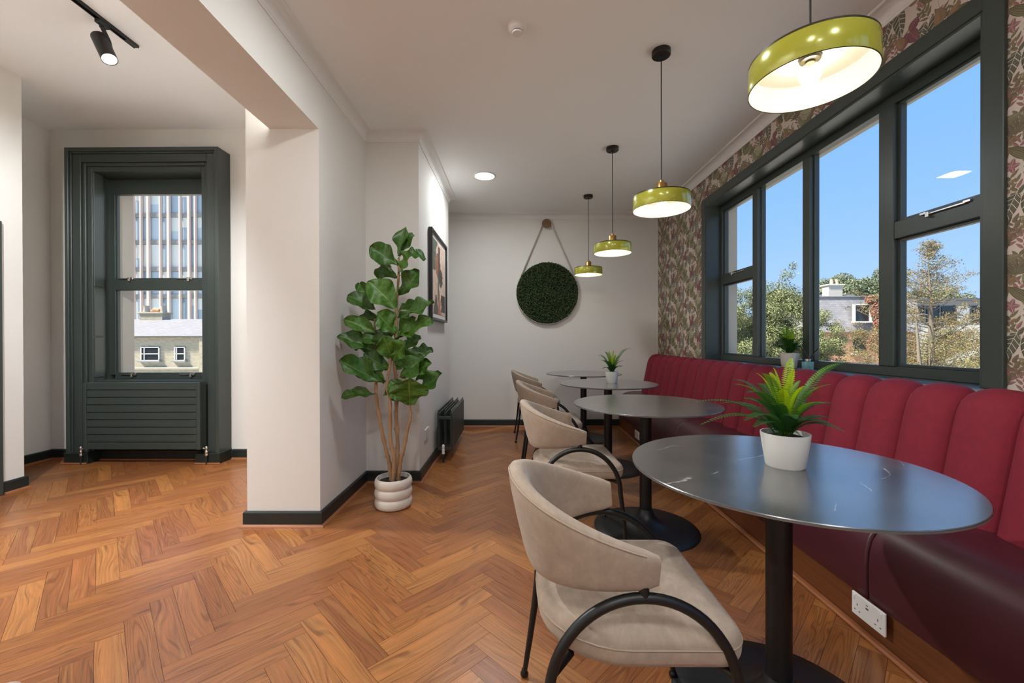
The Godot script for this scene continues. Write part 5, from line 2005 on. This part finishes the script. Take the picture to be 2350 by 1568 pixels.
	part(dp, "drainpipe", M.lead_grey, h)
	# red creeper on the house
	var iv := thing("creeper", "red creeper climbing the slate roof beside the dormer", "plant", P(26.85, GROUND, 31.7))
	leaf_cloud(iv, [[Vector3(0, top - 0.3, 0), Vector3(0.5, 0.35, 0.3), 0.5], [Vector3(0.1, top - 1.1, 0.2), Vector3(0.4, 0.6, 0.25), 0.6], [Vector3(0.35, top - 2.1, 0.3), Vector3(0.5, 0.7, 0.25), 0.8], [Vector3(0.0, eave - 0.8, 0.5), Vector3(0.8, 0.8, 0.3), 1.2]], 3500, 0.09, [Color(0.22, 0.055, 0.05), Color(0.28, 0.10, 0.08), Color(0.25, 0.19, 0.09)], 31)

	# pale flat building behind the autumn tree
	var f := thing("flat_building", "grey flat-roofed building with a band of windows behind the autumn tree", "building", P(39.8, GROUND, 36.0))
	var fb := MB.new()
	fb.box(Vector3(0, 5.4, -4), Vector3(13.5, 10.8, 8))
	part(fb, "wall", M.render_white, f)
	var ub := MB.new()
	ub.box(Vector3(1.0, 11.9, -4.5), Vector3(11.5, 2.3, 6))
	part(ub, "upper_storey", M.grey_cladding, f)
	var ur := MB.new()
	ur.box(Vector3(1.0, 13.1, -4.4), Vector3(12.2, 0.2, 6.8))
	part(ur, "roof_edge", M.lead_grey, f)
	for k in 8:
		var wn := MB.new()
		wn.box(Vector3(-4.1 + k * 1.35, 11.8, -1.47), Vector3(1.1, 1.5, 0.08))
		var fr := part(wn, "window", M.white_frame if k == 3 else M.dark_glass, f)
		var mu := MB.new()
		mu.box(Vector3(-4.1 + k * 1.35 + 0.6, 11.8, -1.43), Vector3(0.1, 1.6, 0.1))
		part(mu, "window_post", M.lead_grey, fr)


func outside_left() -> void:
	mat("tower_glass_a", 0.66, 0.74, 0.80, 0.12)
	mat("tower_glass_b", 0.74, 0.81, 0.85, 0.12)
	mat("tower_glass_c", 0.57, 0.65, 0.71, 0.12)
	mat("tower_blind", 0.86, 0.89, 0.88, 0.6)
	mat("tower_fin", 0.80, 0.745, 0.72, 0.6)
	mat("tower_band", 0.58, 0.58, 0.57, 0.6)
	mat("terracotta", 0.80, 0.56, 0.44, 0.85)
	var gl := [M.tower_glass_a, M.tower_glass_b, M.tower_glass_c, M.tower_glass_a, M.tower_blind]
	var r := RandomNumberGenerator.new()
	r.seed = 6
	# office tower with upright fins
	var t := thing("office_tower", "glass office tower with pale upright fins beyond the sash window", "building", P(-55.0, GROUND, 60.0))
	# local x: 0 is its left corner in view
	var core := MB.new()
	core.box(Vector3(12, 19, -6.3), Vector3(24, 38, 12))
	core.box(Vector3(-3.2, 19, -7.3), Vector3(6.4, 38, 12))
	part(core, "core", M.tower_band, t)
	var cols := [0.0, 1.15, 2.2, 3.95, 5.15, 6.8, 8.1, 9.0, 10.6, 11.8, 13.5, 15.0, 16.2]
	for fl in 9:
		var y0 := fl * 3.9 + 0.75
		var pb := MB.new()
		pb.box(Vector3(8, y0 + 3.9 - 0.28, -0.18), Vector3(16.6, 0.55, 0.3))
		part(pb, "floor_band", M.tower_band, t)
		for k in cols.size() - 1:
			var g := MB.new()
			g.box(Vector3((cols[k] + cols[k + 1]) / 2, y0 + 1.65, -0.28), Vector3(cols[k + 1] - cols[k] - 0.05, 3.3, 0.08))
			part(g, "pane", gl[r.randi() % 5], t)
			if r.randf() < 0.35:
				var bl := MB.new()
				var hh := r.randf_range(0.8, 2.0)
				bl.box(Vector3((cols[k] + cols[k + 1]) / 2, y0 + 3.3 - hh / 2, -0.22), Vector3(cols[k + 1] - cols[k] - 0.15, hh, 0.04))
				part(bl, "blind", M.tower_blind, t)
		for k in 3:
			var g := MB.new()
			g.box(Vector3(-0.7 - k * 1.3, y0 + 1.3 - 1.4, -1.2), Vector3(1.2, 3.1, 0.1))
			part(g, "pane", gl[r.randi() % 4], t)
	for k in cols.size():
		var f := MB.new()
		f.box(Vector3(cols[k], 18, 0.1), Vector3(0.32 if k % 2 == 0 else 0.2, 36, 0.4))
		part(f, "fin", M.tower_fin, t)
	# buff brick house
	var h := thing("brick_house", "buff brick house with a pale slate roof and chimney beyond the sash window", "building", P(-24.0, GROUND, 28.0))
	var ev := 1.43 - GROUND
	var b := MB.new()
	b.box(Vector3(-1.3, ev / 2, -3.5), Vector3(8.3, ev, 7))
	part(b, "brick_wall", M.brick_buff, h)
	var wing := MB.new()
	wing.box(Vector3(5.4, ev / 2 - 0.05, -3.2), Vector3(5.1, ev, 6.8))
	part(wing, "side_wing", M.brick_buff, h)
	mat("pale_slate", 0.76, 0.77, 0.78, 0.8, {"albedo_texture": M.slate_roof.albedo_texture, "uv1_scale": Vector3(0.4, 0.9, 1)})
	M.pale_slate.albedo_color = Color(0.92, 0.92, 0.93)
	var rf := MB.new()
	rf.face([Vector3(-5.2, ev, 0.25), Vector3(8.3, ev, 0.25), Vector3(8.3, ev + 1.32, -3.2), Vector3(-5.2, ev + 1.32, -3.2)], Vector3(0, 1, 1))
	rf.face([Vector3(-5.2, ev, -6.8), Vector3(8.3, ev, -6.8), Vector3(8.3, ev + 1.32, -3.2), Vector3(-5.2, ev + 1.32, -3.2)], Vector3(0, 1, -1))
	part(rf, "roof", M.pale_slate, h)
	var gt := MB.new()
	gt.box(Vector3(1.5, ev - 0.02, 0.22), Vector3(13.6, 0.10, 0.14), 0.02)
	part(gt, "gutter", M.lead_grey, h)
	var ch := MB.new()
	ch.box(Vector3(-3.2, ev + 1.4, -3.4), Vector3(1.75, 0.75, 0.8), 0.02)
	ch.box(Vector3(-3.2, ev + 1.78, -3.4), Vector3(1.95, 0.12, 0.95), 0.02)
	var chm := part(ch, "chimney", M.brick_buff, h)
	var po := MB.new()
	for x in [-3.85, -2.55]:
		po.lathe([Vector2(0.22, 0), Vector2(0.17, 0.4), Vector2(0.2, 0.5), Vector2(0.13, 0.5)], 12, Vector3(x, ev + 1.84, -3.4))
	part(po, "chimney_pot", M.stone, chm)
	var tc := MB.new()
	tc.tube([Vector3(-3.45, ev + 1.9, -3.4), Vector3(-3.2, ev + 2.02, -3.4), Vector3(-2.88, ev + 1.97, -3.4)], [0.12, 0.2, 0.14], 10)
	part(tc, "chimney_cowl", M.terracotta, chm)
	var vp := MB.new()
	vp.tube([Vector3(-2.9 - 0.8, ev + 0.4, -1.3), Vector3(-3.7, ev + 0.95, -1.3)], 0.1, 8)
	part(vp, "vent_pipe", M.lead_grey, h)
	for q in [[-0.56, 1.20, 0.86], [1.45, 0.66, 0.86]]:
		var w := MB.new()
		w.box(Vector3(q[0], ev - 1.18, 0.0), Vector3(q[1], q[2], 0.12))
		var wn := part(w, "window", M.dark_glass, h)
		var fr := MB.new()
		fr.box(Vector3(q[0], ev - 1.18, 0.08), Vector3(q[1], 0.05, 0.05))
		fr.box(Vector3(q[0] - q[1] * 0.32, ev - 1.18, 0.08), Vector3(0.05, q[2], 0.05))
		for s in [-1.0, 1.0]:
			fr.box(Vector3(q[0] + s * q[1] / 2, ev - 1.18, 0.06), Vector3(0.05, q[2] + 0.05, 0.09))
			fr.box(Vector3(q[0], ev - 1.18 + s * q[2] / 2, 0.06), Vector3(q[1] + 0.05, 0.05, 0.08))
		part(fr, "window_frame", M.white_frame, wn)
		var sl := MB.new()
		sl.box(Vector3(q[0], ev - 1.68, 0.1), Vector3(q[1] + 0.3, 0.12, 0.25), 0.01)
		part(sl, "window_sill", M.grey_cladding, wn)
	var sc := MB.new()
	sc.box(Vector3(-1.2, ev - 2.15, 0.06), Vector3(8.0, 0.16, 0.2), 0.02)
	part(sc, "string_course", M.stone, h)
